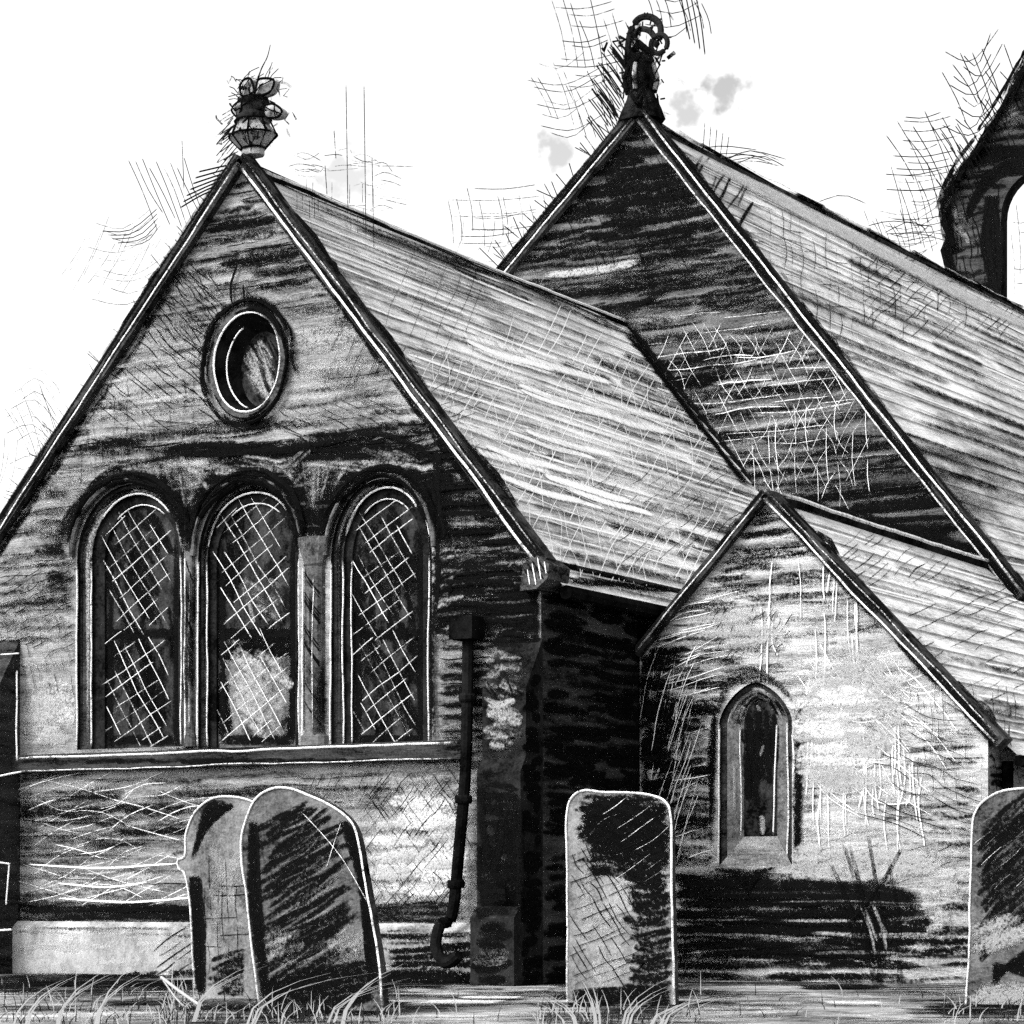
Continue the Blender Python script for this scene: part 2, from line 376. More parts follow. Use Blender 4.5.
for (a, b, y, w) in ((60, 200, 898, 2.2), (45, 170, 929, 2.6), (30, 180, 864, 2), (60, 150, 883, 2)): S1.line([(a, y), ((a + b) / 2, y + 4), (b, y - 1)], w, 'chalk', 1.1)
# ink and charcoal strokes drawn over the round window
S1.line([(240, 265), (233, 285), (234, 305), (238, 322)], 4, 'ink', 1.2); S1.line([(245, 285), (248, 318)], 3, 'ink', 1.1); S1.line([(258, 300), (275, 315), (288, 340)], 9, 'charcoal', 1.1)
for k in range(7):
    a0 = R.uniform(0, 2 * pi); p = [(250 + (46 + R.uniform(-3, 6)) * cos(a0 + t), 363 + (62 + R.uniform(-3, 5)) * sin(a0 + t)) for t in (0, .35, .7, 1.05)]
    S1.line(p, R.uniform(5, 12), 'charcoal', R.uniform(.8, 1.2), .5, 1.5)
mb.build('gable_wall', church, 'tall east gable wall with three lancets and a round window')

# --- lancet windows
def leading(mb, w, y, groups, gap=15):
    for (x0, y0, x1, y1) in groups:
        cx, cy = (x0 + x1) / 2, (y0 + y1) / 2
        for ang, cnt, g in ((62 + R.uniform(-3, 3), 7, 12), (-38 + R.uniform(-4, 4), R.choice((8, 9)), 14)):
            a = radians(ang); dx, dy = cos(a), sin(a)
            for k in range(cnt):
                o = (k - (cnt - 1) / 2) * g + R.uniform(-3, 3); h = R.uniform(.44, .64) * (math.hypot(x1 - x0, y1 - y0)) * .8
                p = []
                for t in (-1, -.5, 0, .5, 1):
                    q = (cx - dy * o + dx * h * t + R.uniform(-1, 1), cy + dx * o + dy * h * t + R.uniform(-1, 1))
                    if x0 - 2 < q[0] < x1 + 2 and y0 - 12 < q[1] < y1 + 12: p.append(hy(q[0], q[1], y))
                if len(p) > 1: edge_line(mb, p, R.uniform(.004, .0068), 'chalk', R.uniform(.4, 1.15))
GL = ((102, 512, 172, 630), (102, 640, 172, 742)), ((212, 505, 289, 630), (212, 640, 289, 742)), ((349, 510, 417, 630), (349, 640, 417, 742))
for i, (A, B, C) in enumerate(WIN):
    mb = MB()
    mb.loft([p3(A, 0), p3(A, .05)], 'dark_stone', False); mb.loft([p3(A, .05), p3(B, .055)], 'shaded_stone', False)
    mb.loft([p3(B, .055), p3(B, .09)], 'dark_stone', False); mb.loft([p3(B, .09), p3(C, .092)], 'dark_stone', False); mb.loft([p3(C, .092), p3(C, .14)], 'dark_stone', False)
    n = len(A)
    edge_line(mb, p3(A[:2], -.004), .011, press=.95)
    edge_line(mb, p3(B[:2], .05), .010, press=.95)
    edge_line(mb, p3(B[5:-5], .048), .012); edge_line(mb, p3(C[6:-6], .085), .008, press=.8)
    if i == 2: edge_line(mb, p3(C[:2], .085), .009); edge_line(mb, p3(A[8:-2], -.004), .009)
    edge_line(mb, p3(B[-2:], .05), .010)
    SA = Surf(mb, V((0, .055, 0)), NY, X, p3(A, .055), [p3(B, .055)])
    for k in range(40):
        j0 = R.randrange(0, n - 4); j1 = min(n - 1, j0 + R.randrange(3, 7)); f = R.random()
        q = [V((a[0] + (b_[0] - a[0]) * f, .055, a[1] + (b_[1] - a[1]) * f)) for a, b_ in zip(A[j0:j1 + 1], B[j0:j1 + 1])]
        SA.put(q, R.uniform(.03, .08), R.choice(('charcoal', 'charcoal', 'pale_stroke')), R.uniform(.4, .9), .6, False)
    w = mb.build('lancet_window', church, ('left lancet window with dark lattice', 'middle lancet window with pale lower pane', 'right lancet window with dark lattice')[i])
    g = MB(); mid = (C[0][1] + C[2][1]) / 2 - .1
    if i == 1:
        lo = [(C[0][0], C[0][1]), (C[0][0], mid), (C[-1][0], mid), (C[-1][0], C[-1][1])]; hi_ = [(C[0][0], mid)] + list(C[1:-1]) + [(C[-1][0], mid)]
        g.fill([p3(lo, .125)], 'grey_glass'); g.fill([p3(hi_, .125)], 'black_glass')
    else: g.fill([p3(C, .125)], 'black_glass')
    SG = Surf(g, V((0, .125, 0)), NY, X, p3(C, .125))
    cx = (C[0][0] + C[-1][0]) / 2; c0 = proj(V((cx, .125, C[0][1]))); lx = proj(V((C[0][0], .125, mid)))[0]; rx = proj(V((C[-1][0], .125, mid)))[0]
    for k in range(14):
        x = R.uniform(lx, rx); y = R.uniform(500, 720); SG.line([(x, y), (x + R.uniform(-10, 10), y + R.uniform(20, 60))], R.uniform(8, 18), 'smudge' if i == 1 else 'charcoal', R.uniform(.6, 1.1), .5, 4)
    for k in range(14 if i == 1 else 7):
        x = R.uniform(lx + 12, rx - 6); y = R.uniform(560, 715) if i != 1 else R.uniform(580, 720); SG.line([(x, y), (x + R.uniform(-14, 14), y + R.uniform(12, 36))], R.uniform(6, 14), 'pale_stroke', R.uniform(.35, .8) if i == 1 else R.uniform(.25, .5), .5, 4)
    if i == 1:
        for k in range(16): SG.line([(lx + R.uniform(-2, 12), R.uniform(645, 700)), (lx + R.uniform(0, 14), 735)], R.uniform(6, 12), 'charcoal', R.uniform(.3, .8)); SG.line([(rx - R.uniform(0, 8), R.uniform(645, 700)), (rx - R.uniform(0, 10), 738)], R.uniform(5, 10), 'charcoal', R.uniform(.3, .8)); SG.line([(lx, R.uniform(630, 662)), (rx, R.uniform(630, 658))], R.uniform(6, 12), 'charcoal', R.uniform(.3, .8))
    for yy in (634, 740): SG.line([(lx - 3, yy), (rx + 3, yy)], 13, 'charcoal', 1.2, .1)
    for xx in (lx + 4, rx - 4): SG.line([(xx, 520), (xx, 640), (xx, 745)], 11, 'charcoal', 1.1, .2)
    if i == 1: patch(SG, (lx + rx) / 2 + 2, 690, 24, 40, 34, (9, 18), (.4, .9), .8, 'pale_stroke', (14, 30)); patch(SG, (lx + rx) / 2 + 8, 600, 18, 24, 8, (8, 14), (.3, .6), .8, 'pale_stroke', (12, 24))
    else: patch(SG, (lx + rx) / 2, 620, 28, 110, 26, (8, 16), (.5, 1.0), 2, 'charcoal', (14, 34))
    g.build('window_pane', w)
    for grp in GL[i]: ld = MB(); leading(ld, C, .09, [grp]); ld.build('window_lead', w)
# hood moulds joined over the heads, one per window
for i, (A, B, C) in enumerate(WIN):
    mb = MB(); cx = (A[0][0] + A[-1][0]) / 2
    pts = [V((cx + (x - cx) * 1.07, -.03, z + .045)) for x, z in A[1:-1]]
    mb.tube(pts, .032, 'slab_stone', 1, 8)
    for k in range(46):
        j0 = R.randrange(0, len(pts) - 5); j1 = min(len(pts), j0 + R.randrange(5, 12)); f = 1 + R.uniform(-.05, .10); ph = R.random() * 40
        q = [V((cx + (p.x - cx) * f, R.uniform(-.06, -.02), (p.z + (f - 1) * .55))) + V((mnoise.noise(V((t * .4, ph, 0))), 0, mnoise.noise(V((t * .4, 0, ph))))) * .05 for t, p in enumerate(pts[j0:j1])]
        mb.tube(q, R.uniform(.012, .04), R.choice(('charcoal', 'smudge', 'smudge', 'ink')), R.uniform(.3, .8), 5)
    mb.build('hood_mould', church)
# shafts between the lights
for (l, r, zt, cap) in ((184, 198, 552, 'dark_stone'), (300, 331, 566, 'slab_pale')):
    mb = MB(); a = hy(l, 700, 0); b = hy(r, 700, 0); c = (a.x + b.x) / 2; rr = (b.x - a.x) / 2 * .62; zb = hy(l, 747, 0).z; z1 = hy(l, zt, 0).z
    mb.lathe(V((c, .0, 0)), [(rr * 1.35, zb), (rr * 1.35, zb + .1), (rr, zb + .14), (rr, z1 - .02), (rr * 1.15, z1)], 'slab_stone', 14, 1, .75)
    for k in range(16 if cap == 'slab_pale' else 7):
        z = R.uniform(zb + .1, z1 - .2); mb.tube([V((c - rr * .8, -rr * .5, z + .16)), V((c, -rr * .77, z + .05)), V((c + rr * .8, -rr * .5, z - .08))], R.uniform(.006, .012), 'ink', R.uniform(.5, .9), 4)
    for k in range(14):
        z = R.uniform(zb, z1 - .7); a0 = R.uniform(.2, 2.9); mb.tube([V((c + cos(a0) * rr * 1.0, -sin(a0) * rr * .76, z + h_)) for h_ in (0, .3, .6)], R.uniform(.012, .03), 'smudge', R.uniform(.5, 1), 5)
    edge_line(mb, [V((c - rr * .9, -rr * .6, zb + .05)), V((c - rr * .9, -rr * .6, z1))], .010)
    edge_line(mb, [V((c + rr * .3, -rr * .76, zb + .15)), V((c + rr * .25, -rr * .76, (z1 + zb) / 2)), V((c + rr * .3, -rr * .76, z1 - .1))], .007, press=.7)
    sh = mb.build('shaft', church)
    k = MB(); k.lathe(V((c, 0, 0)), [(rr * 1.05, z1 + .003), (rr * 1.2, z1 + .06), (rr * 1.6, z1 + .2), (rr * 1.7, z1 + .27)], cap, 14, 1, .7); k.build('capital', sh)
# round window
mb = MB(); A, B, C = OC
mb.loft([p3(A, -.05), p3(A, .0)], 'shaded_stone'); mb.loft([p3(A, -.05), p3(B, -.05)], 'slab_stone'); mb.loft([p3(B, -.05), p3(C, .16)], 'iron')
for k in range(26):
    a0 = R.randrange(36); L = R.randrange(5, 14); f = R.uniform(.9, 1.18); cxz = hy(250, 363, 0)
    mb.tube([V((cxz.x + (A[(a0 + t) % 36][0] - cxz.x) * f * (1 + .03 * sin(t + k)), -.06, cxz.z + (A[(a0 + t) % 36][1] - cxz.z) * f)) for t in range(L)], R.uniform(.006, .022), R.choice(('charcoal', 'smudge', 'ink')), R.uniform(.3, .7), 5)
nn = len(B)
edge_line(mb, [V((x, -.055, z)) for x, z in (B[5:] + B[:6])], .010, press=.85); edge_line(mb, [V((x, -.056, z)) for x, z in B[8:30]], .012)
edge_line(mb, [V((x, .0, z)) for x, z in [(a[0] * .35 + b[0] * .65, a[1] * .35 + b[1] * .65) for a, b in zip(B, C)][11:27]], .010)
rw = mb.build('round_window', church, 'oval window with a deep splayed ring')
g = MB(); g.fill([p3(C, .15)], 'black_glass'); SG = Surf(g, V((0, .15, 0)), NY, X, p3(C, .15)); patch(SG, 262, 372, 12, 26, 24, (5, 11), (.4, .9), 1.6, 'pale_stroke', (8, 16))
for k in range(7): SG.line([(240 + k * 5, 330 + R.uniform(0, 15)), (250 + k * 5, 360), (262 + k * 4, 395)], R.uniform(2, 5), 'pale_stroke' if k in (0, 1, 3) else 'charcoal', R.uniform(.5, .9))
g.build('window_pane', rw)
# sill string, plinth
mb = MB(); x0 = hy(20, 757, 0).x; x1 = hy(468, 757, 0).x; zt = hy(245, 748, 0).z; zb = hy(245, 766, 0).z
mb.box((x0, -.12, zb), (x1, 0, zt), 'shaded_stone')
edge_line(mb, [V((x0, -.122, zt - .03)), V((x1, -.122, zt - .03))], .013); edge_line(mb, [V((x0, -.122, zb + .01)), V((x1, -.122, zb + .01))], .007, press=.75)
SS = Surf(mb, V((0, -.12, 0)), NY, X, [V((x0, -.12, zb)), V((x0, -.12, zt)), V((x1, -.12, zt)), V((x1, -.12, zb))])
for k in range(14): SS.line([(20 + k * 32, 762), (60 + k * 32, 760)], 7, 'charcoal', R.uniform(.6, 1))
mb.build('sill_course', church, 'long stone sill under the three lancets')
mb = MB(); zp = hy(245, 925, 0).z; x0 = AL.x - .05; x1 = AR.x - .03
pp = [V((0, -.001, 0)), V((0, -.12, 0)), V((0, -.12, zp - .04)), V((0, -.001, zp + .05))]
mb.loft([[p + X * x0 for p in pp], [p + X * x1 for p in pp]], 'pale_stone', True, True)
SP = Surf(mb, V((0, -.12, 0)), NY, X, [V((x0, -.12, 0)), V((x0, -.12, zp)), V((x1, -.12, zp)), V((x1, -.12, 0))])
tp = blobs(.35, [(110, 955, 90, 22, -.8), (420, 955, 60, 20, .1), (100, 985, 200, 10, .6), (250, 930, 400, 6, .6)])
SP.courses(tp, 925, 995, 0, 560, (6, 10), (50, 160), (4, 9)); SP.courses(blobs(.2, [(110, 955, 90, 22, .8)]), 930, 975, 20, 200, (6, 10), (40, 100), (6, 12), 'pale_stroke', 1.2)
for k in range(3): SP.line([(390, 952 + k * 6), (470, 945 + k * 9), (560, 935 + k * 12)], 9, 'charcoal', 1.1)
for k in range(16): x = R.uniform(-10, 420); SP.line([(x, 978 + R.uniform(-6, 8)), (x + 60, 976 + R.uniform(-4, 8)), (x + 130, 976 + R.uniform(-4, 6))], R.uniform(6, 12), 'charcoal', R.uniform(.6, 1.1), .4, 2)
for k in range(8): SP.line([(385, 930 + k * 7), (430, 928 + k * 7), (475, 926 + k * 8)], R.uniform(5, 9), 'charcoal', R.uniform(.4, 1.0), .4, 2)
SP.hatch((150, 935, 215, 985), -35, 8, 40, 1.6)
mb.build('plinth', church)

# --- generic pieces
def coping(p, q, y0, y1, th, mat, chalk=(), label=None, up=.12):
    """raking coping from p down to q (points in a gable plane)"""
    d = (q - p).normalized(); nr = V((-d.z, 0, d.x)); nr = nr if nr.z > 0 else -nr
    mb = MB(); a = [p + nr * -th * .45, p + nr * up, q + nr * up, q + nr * -th * .45]
    fr = [V((v.x, y0, v.z)) for v in a]; bk = [V((v.x, y1, v.z)) for v in a]
    mb.loft([fr, bk], mat, True, True)
    S = Surf(mb, V((0, y0, 0)), NY, d, fr)
    L = (q - p).length
    for f, r, m, pr in chalk:  # chalk lines drawn as highlights on the coping edges
        edge_line(mb, [V((p.x, y0 - .004, p.z)) + nr * (up * f - (1 - f) * th * .45) * 1, V((q.x, y0 - .004, q.z)) + nr * (up * f - (1 - f) * th * .45)], r, m, pr)
    n = int(L / .5)
    for k in range(n):
        t = k / n; s0 = p.lerp(q, t + R.uniform(-.02, .02)); s1 = p.lerp(q, min(1, t + R.uniform(.1, .25)))
        for j in range(3):
            o = nr * R.uniform(-.06, up); S.put([V((c.x, y0, c.z)) + o for c in (s0.lerp(s1, i / 6) for i in range(7))], R.uniform(.03, .08), 'charcoal', R.uniform(.6, 1.15), .5, False)
    # slope face of the coping
    S2 = Surf(mb, V((p.x, y0, p.z)) + nr * up, nr, d, [fr[1], bk[1], bk[2], fr[2]]); S2.wf = 1.9
    wv = V((p.x, 0, p.z)) + nr * up
    for k in range(int(L / .22)):
        t0 = R.random(); t1 = min(1, t0 + R.uniform(.04, .16)); yy = R.uniform(y0, y1); o = R.uniform(-.01, .05)
        mb.tube([V((p.x + (q.x - p.x) * t, yy, p.z + (q.z - p.z) * t)) + nr * (up + o * (1 - abs(2 * f - 1)) ) for f, t in ((f, t0 + (t1 - t0) * f) for f in (0, .25, .5, .75, 1))], R.uniform(.012, .035), R.choice(('charcoal', 'smudge', 'ink')), R.uniform(.3, .8), 5)
    return mb.build('coping', church, label)

coping(AP, AL - V((.25, 0, .28)), -.09, .16, .16, 'coping_stone', ((.3, .012, 'chalk', .9),), up=.08)
coping(AP, AR + V((.06, 0, -.07)), -.09, .10, .16, 'coping_stone', ((.25, .016, 'chalk', 1.15), (.75, .008, 'chalk', .6)), up=.07)
coping(NA, NL, YN - .1, YN + .2, .2, 'coping_stone', ((.3, .015, 'chalk', .95),), up=.09)
coping(NA, NR + V((.15, 0, -.19)), YN - .1, YN + .12, .2, 'coping_stone', ((.05, .012, 'chalk', .8), (.75, .015, 'chalk', 1.0)), up=.08)
coping(VA, V((XC, YV, VL.z)), YV - .09, YV + .15, .1, 'coping_stone', ((.5, .010, 'chalk', .85),), up=.05)
coping(VA, VR + V((.15, 0, -.15)), YV - .09, YV + .15, .12, 'coping_stone', ((.2, .012, 'chalk', 1.0), (.8, .007, 'chalk', .6)), up=.06)

def rough(mb, p, q, rad, n, r=(.012, .04), mats=('charcoal', 'smudge', 'ink')):
    for k in range(n):
        t0 = R.random(); t1 = min(1, t0 + R.uniform(.03, .2)); o0 = V((R.uniform(-rad, rad), 0, R.uniform(-rad * .5, rad * 1.2))); o1 = V((R.uniform(-rad, rad), 0, R.uniform(-rad * .5, rad * 1.2)))
        mb.tube([p.lerp(q, t0 + (t1 - t0) * f) + o0.lerp(o1, f) for f in (0, .25, .5, .75, 1)], R.uniform(*r), R.choice(mats), R.uniform(.3, .85), 5)
def roof(name_label, r0, r1, e0, e1, ncourse, mat='slate'):
    """stepped slate courses between ridge r0-r1 and eave e0-e1"""
    mb = MB(); n = (r1 - r0).cross(e0 - r0).normalized(); n = n if n.z > 0 else -n
    for k in range(ncourse):
        ta, tb = k / ncourse, (k + 1) / ncourse
        a0, a1 = r0.lerp(e0, ta), r1.lerp(e1, ta); b0, b1 = r0.lerp(e0, tb), r1.lerp(e1, tb); lift = n * .018
        mb.face([a0, a1, b1 + lift, b0 + lift], mat); mb.face([b0 + lift, b1 + lift, b1, b0], mat)
    return mb, n

def roof_lines(S, r0, r1, e0, e1, tone, rows, wc=(1.2, 2.4), chalkp=1.0, dk=.8, mats=True):
    """slate edges: chalk and charcoal strokes following the courses"""
    k = 0.01
    while k < 1:
        t = R.uniform(-.1, .1)
        while t < 1:
            L = R.uniform(.12, .5); a = r0.lerp(e0, k); b = r1.lerp(e1, k + R.uniform(-.006, .012))
            p = [a.lerp(b, min(1, max(0, t + L * i / 12))) + S.n * .02 for i in range(13)]
            m = S.n.cross(S.a); ph = R.random() * 40
            p = [q + m * (.025 * mnoise.noise(V((i * .3, ph, 0)))) for i, q in enumerate(p)]
            px = proj(p[6]); tn = tone(*px)
            if R.random() < .78: S.put(p, R.uniform(*wc) * mpp(p[6]) / .36, 'chalk', chalkp * R.uniform(.55, 1.15) * min(1.2, tn + .4), .5)
            off = m * R.uniform(-.08, .08)
            if R.random() < dk: S.put([q + off for q in p], R.uniform(3, 9) * mpp(p[6]) / .36, 'charcoal', R.uniform(.45, 1.0) * (1.15 - tn * .6), .5)
            if R.random() < .5: S.put([q - off * 1.5 for q in p], R.uniform(4, 9) * mpp(p[6]) / .36, 'pale_stroke', R.uniform(.3, 1.0) * tn, .5)
            t += L * R.uniform(.7, 1.1)
        k += 1.0 / rows * R.uniform(.75, 1.25)

# --- chancel roof
zr = AP.z - .08
slc = (AP.z - AR.z) / (AR.x - AP.x)
def chan(x, y): return V((x, y, zr - slc * (x - AP.x)))
r0, r1 = chan(AP.x, .11), chan(AP.x, YN); e0, e1 = chan(AR.x + .16, .11), chan(AR.x + .16, YN)
mb, n = roof('', r0, r1, e0, e1, 24)
S2 = Surf(mb, r0 + n * .02, n, Y, [r0, r1, e1, e0])
tr = blobs(.45, [(470, 400, 110, 80, .5), (560, 490, 120, 70, .35), (430, 290, 130, 30, -.2), (600, 360, 60, 60, -.25), (690, 470, 60, 40, -.1)])
roof_lines(S2, r0, r1, e0, e1, tr, 26)
S2.hatch((420, 330, 720, 580), -63, 14, 60, 1.0, 'chalk', 1.0, 5); S2.hatch((400, 300, 700, 560), 24, 15, 90, 1.5, 'chalk', 1.1, 3)
S2.hatch((430, 360, 700, 585), 78, 13, 60, 1.0, 'chalk', 1.0, 5)
S2.wf = 1.2; S2.hatch((380, 250, 480, 420), -70, 13, 60, 1.0, 'ink', .5, 4)
S2.hatch((600, 470, 730, 560), -40, 9, 30, 1.0, 'ink', .6, 4)
S2.hatch((400, 380, 480, 480), -25, 7, 30, 1.0, 'ink', .6, 4)
for k in range(64): 
    x = R.gauss(520, 60); y = 300 + (x - 400) * .42 + R.uniform(0, 140); S2.line([(x, y), (x + 40, y + 14), (x + 90, y + 28)], R.uniform(6, 14), R.choice(('wash', 'wash', 'chalk')), R.uniform(.4, .95), .6, 2)
for k in range(16): x = R.uniform(330, 480); y = 230 + (x - 330) * .4 + R.uniform(-15, 40); S2.line([(x, y), (x + 50, y + 20), (x + 110, y + 42)], R.uniform(4, 9), 'smudge', R.uniform(.6, 1))
for k in range(5): S2.line([(622 + k * 1.5, 330), (686 + k, 412), (748 - k, 486)], R.uniform(8, 14), 'charcoal', 1.15, .2, 3)
S2.line([(350, 225), (450, 262), (540, 292), (620, 330)], 12, 'charcoal', 1.0)
S2.line([(300, 200), (400, 240), (500, 277), (610, 330)], 9, 'charcoal', .9)
for k in range(14): x = R.uniform(548, 600); S2.line([(x, 572 + (x - 548) * .14 + R.uniform(-3, 9)), (x + 35, 578 + (x - 548) * .14 + R.uniform(-2, 7)), (x + 75, 586 + (x - 548) * .14 + R.uniform(-2, 6))], R.uniform(3, 7), 'charcoal', R.uniform(.5, 1.1), .5, 2)
rf = mb.build('roof', church, 'chancel roof of pale slates in long courses')
mb = MB(); l0, l1 = V((2 * AP.x - AR.x - .3, .36, e0.z)), V((2 * AP.x - AR.x - .3, YN, e0.z)); mb.face([r0, l0, l1, r1], 'slate'); mb.build('roof', church)
mb = MB(); mb.tube([r0 + V((0, 0, .02)), r0.lerp(r1, .3) + V((0, 0, -.02)), r0.lerp(r1, .65) + V((0, 0, -.035)), r1 + V((0, 0, .0))], .065, 'dark_stone', 1, 8); edge_line(mb, [r0 + V((.12, 0, .0)), r0.lerp(r1, .5) + V((.12, 0, -.04)), r1 + V((.12, -.1, -.01))], .020, press=1.5); mid_ = r0.lerp(r1, .5) + V((0, 0, -.03)); rough(mb, r0, mid_, .045, 36, (.012, .03)); rough(mb, mid_, r1 + V((0, 0, -.02)), .045, 36, (.012, .03)); 
mb.build('ridge_tiles', rf)
mb = MB(); mb.tube([e0 + V((.05, 0, -.06)), e1 + V((.05, 0, -.06))], .07, 'iron', 1, 8); mb.build('gutter', church)
# kneeler
mb = MB(); q = AR + V((.06, 0, -.07))
kp = [(q.x - .2, q.z - .26), (q.x - .02, q.z - .25), (q.x + .1, q.z - .16), (q.x + .12, q.z - .03), (q.x, q.z + .06), (q.x - .16, q.z + .0)]
mb.loft([p3(kp, -.16), p3(kp, .25)], 'slab_stone', True, True)
SK = Surf(mb, V((0, -.16, 0)), NY, X, p3(kp, -.16))
for k in range(5): SK.line([(520 + k * 6, 560), (530 + k * 7, 580)], 3, 'charcoal', .9); SK.line([(515 + k * 7, 530 + k * 5), (524 + k * 6, 585)], 1.5, 'chalk', .9)
mb.build('kneeler', church)

# --- chancel south wall
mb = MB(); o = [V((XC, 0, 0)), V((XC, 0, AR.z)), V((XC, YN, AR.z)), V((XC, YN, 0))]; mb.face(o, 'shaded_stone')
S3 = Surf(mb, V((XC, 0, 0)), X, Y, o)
S3.courses(blobs(1.0, [(585, 690, 20, 40, -.4), (560, 860, 20, 30, -.35)]), 560, 1000, 545, 660, (5, 8), (20, 60), (7, 13), gain=1.1)  # charcoal over dark stone paints the shade of the corner
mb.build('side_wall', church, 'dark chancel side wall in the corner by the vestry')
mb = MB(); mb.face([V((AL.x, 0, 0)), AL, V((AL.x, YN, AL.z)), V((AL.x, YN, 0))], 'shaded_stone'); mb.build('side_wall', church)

# --- buttresses
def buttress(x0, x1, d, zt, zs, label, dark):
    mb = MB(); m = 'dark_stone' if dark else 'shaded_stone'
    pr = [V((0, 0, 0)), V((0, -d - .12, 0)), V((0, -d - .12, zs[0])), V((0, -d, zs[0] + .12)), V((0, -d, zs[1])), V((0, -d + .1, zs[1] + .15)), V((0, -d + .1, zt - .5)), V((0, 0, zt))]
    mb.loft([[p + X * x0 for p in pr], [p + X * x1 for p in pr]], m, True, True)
    return mb
bx0, bx1 = hy(478, 800, -.4).x, XC + .02
bz = hy(505, 640, 0).z
mb = buttress(bx0, bx1, .42, bz, (hy(500, 918, -.4).z, hy(500, 772, -.4).z), '', True)  # darkness of the nook painted in with dark stone and charcoal
o = [V((bx0, -.42, 0)), V((bx0, -.42, bz)), V((bx1, -.42, bz)), V((bx1, -.42, 0))]; SB = Surf(mb, V((0, -.42, 0)), NY, X, o)
o2 = [V((bx0, -.32, 0)), V((bx0, -.32, bz)), V((bx1, -.32, bz)), V((bx1, -.32, 0))]; SB2 = Surf(mb, V((0, -.33, 0)), NY, X, o2)
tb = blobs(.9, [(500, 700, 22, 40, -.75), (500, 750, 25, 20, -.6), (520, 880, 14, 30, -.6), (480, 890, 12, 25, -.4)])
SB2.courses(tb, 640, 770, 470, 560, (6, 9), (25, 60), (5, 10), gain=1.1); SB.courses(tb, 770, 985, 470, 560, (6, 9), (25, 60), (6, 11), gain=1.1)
SB2.courses(blobs(.0, [(500, 700, 22, 45, 1)]), 660, 765, 470, 540, (9, 14), (18, 40), (7, 14), 'pale_stroke', 1)
o3 = [V((bx1, -.42, 0)), V((bx1, -.42, bz - .6)), V((bx1, -.32, bz - .5)), V((bx1, 0, bz)), V((bx1, 0, 0))]; SB4 = Surf(mb, V((0, -.54, 0)), NY, X, [V((bx0, -.54, 0)), V((bx0, -.54, 1.5)), V((bx1, -.54, 1.5)), V((bx1, -.54, 0))]); SB4.courses(blobs(.9, []), 880, 990, 460, 560, (6, 9), (25, 60), (8, 14)); patch(SB4, 500, 955, 26, 10, 5, (6, 12), (.3, .5))
SB3 = Surf(mb, V((bx1, 0, 0)), X, Y, o3)
SB3.courses(blobs(1.0, []), 640, 990, 520, 560, (5, 8), (10, 40), (8, 14), gain=1.2)
patch(SB2, 500, 712, 16, 36, 16, (8, 16), (.4, .9), .5, 'pale_stroke', (14, 30)); patch(SB2, 500, 660, 22, 12, 6, (6, 10), (.3, .6), .1, 'pale_stroke', (14, 30)); patch(SB, 512, 880, 10, 24, 8, (8, 14), (.3, .6), .5, 'pale_stroke', (12, 20)); patch(SB, 490, 890, 8, 24, 7, (6, 12), (.3, .6), .5, 'pale_stroke', (12, 20))
for k in range(30): SB.line([(R.uniform(476, 545), R.uniform(770, 900)), (R.uniform(476, 545), R.uniform(900, 985))], R.uniform(8, 16), 'charcoal', R.uniform(.4, .9), .5, 3)
for k in range(7): SB2.line([(478 + k * 9, 672 + R.uniform(-6, 20)), (490 + k * 8, 690 + R.uniform(0, 20))], 4, 'charcoal', .9)
SB.hatch((505, 840, 550, 920), 60, 5, 20, 1.2)
mb.build('buttress', church, 'dark stepped buttress at the corner by the drainpipe')
lx0, lx1 = hy(-30, 800, 0).x, hy(20, 800, 0).x; lz = hy(10, 640, 0).z
mb = buttress(lx0, lx1, .42, lz, (hy(10, 925, -.4).z, hy(10, 765, -.4).z), '', False)
o = [V((lx0, -.42, 0)), V((lx0, -.42, lz)), V((lx1, -.42, lz)), V((lx1, -.42, 0))]; SL = Surf(mb, V((0, -.42, 0)), NY, X, o)
SL.courses(blobs(.75, [(5, 720, 15, 40, -.7), (5, 860, 12, 60, -.4)]), 640, 985, -10, 30, (6, 9), (15, 45), (5, 10), gain=1.1)
for k in range(4): SL.line([(21, 660), (20, 800), (20, 980)], 9, 'charcoal', 1.15, .1)
edge_line(mb, [hy(17, 670, -.43), hy(17, 762, -.43)], .011); edge_line(mb, [hy(-8, 778, -.43), hy(22, 771, -.43)], .011); edge_line(mb, [hy(9, 864, -.55), hy(6, 905, -.55)], .010); edge_line(mb, [hy(-8, 862, -.55), hy(10, 864, -.55)], .010); edge_line(mb, [hy(-8, 931, -.55), hy(12, 929, -.55)], .012)
edge_line(mb, [hy(-8, 655, -.43), hy(20, 652, -.43)], .008)
mb.build('buttress', church, 'stepped buttress at the left end')
# drainpipe
mb = MB(); pa = hy(468, 640, -.1)
P = [hy(468, 640, -.08), hy(466, 760, -.16), hy(459, 850, -.16), hy(452, 915, -.2), hy(440, 925, -.3), hy(436, 948, -.36), hy(446, 963, -.40), hy(459, 955, -.42)]
P = [V(p) for p in catmull([tuple(p) for p in P], 40)]
mb.tube(P, .058, 'iron', 1, 10)
dp = mb.build('drainpipe', church, 'black drainpipe with a curled shoe', True)
for yy in (690, 800, 880):
    b = MB(); j = min(P, key=lambda q: abs(proj(q)[1] - yy)); b.lathe(V((j.x, j.y, j.z)), [(.075, -.04), (.085, -.02), (.085, .02), (.075, .04)], 'iron', 10); b.build('pipe_collar', dp)
mb = MB(); mb.box((pa.x - .13, -.24, pa.z), (pa.x + .13, -.002, pa.z + .22), 'iron'); mb.build('rainwater_head', dp)

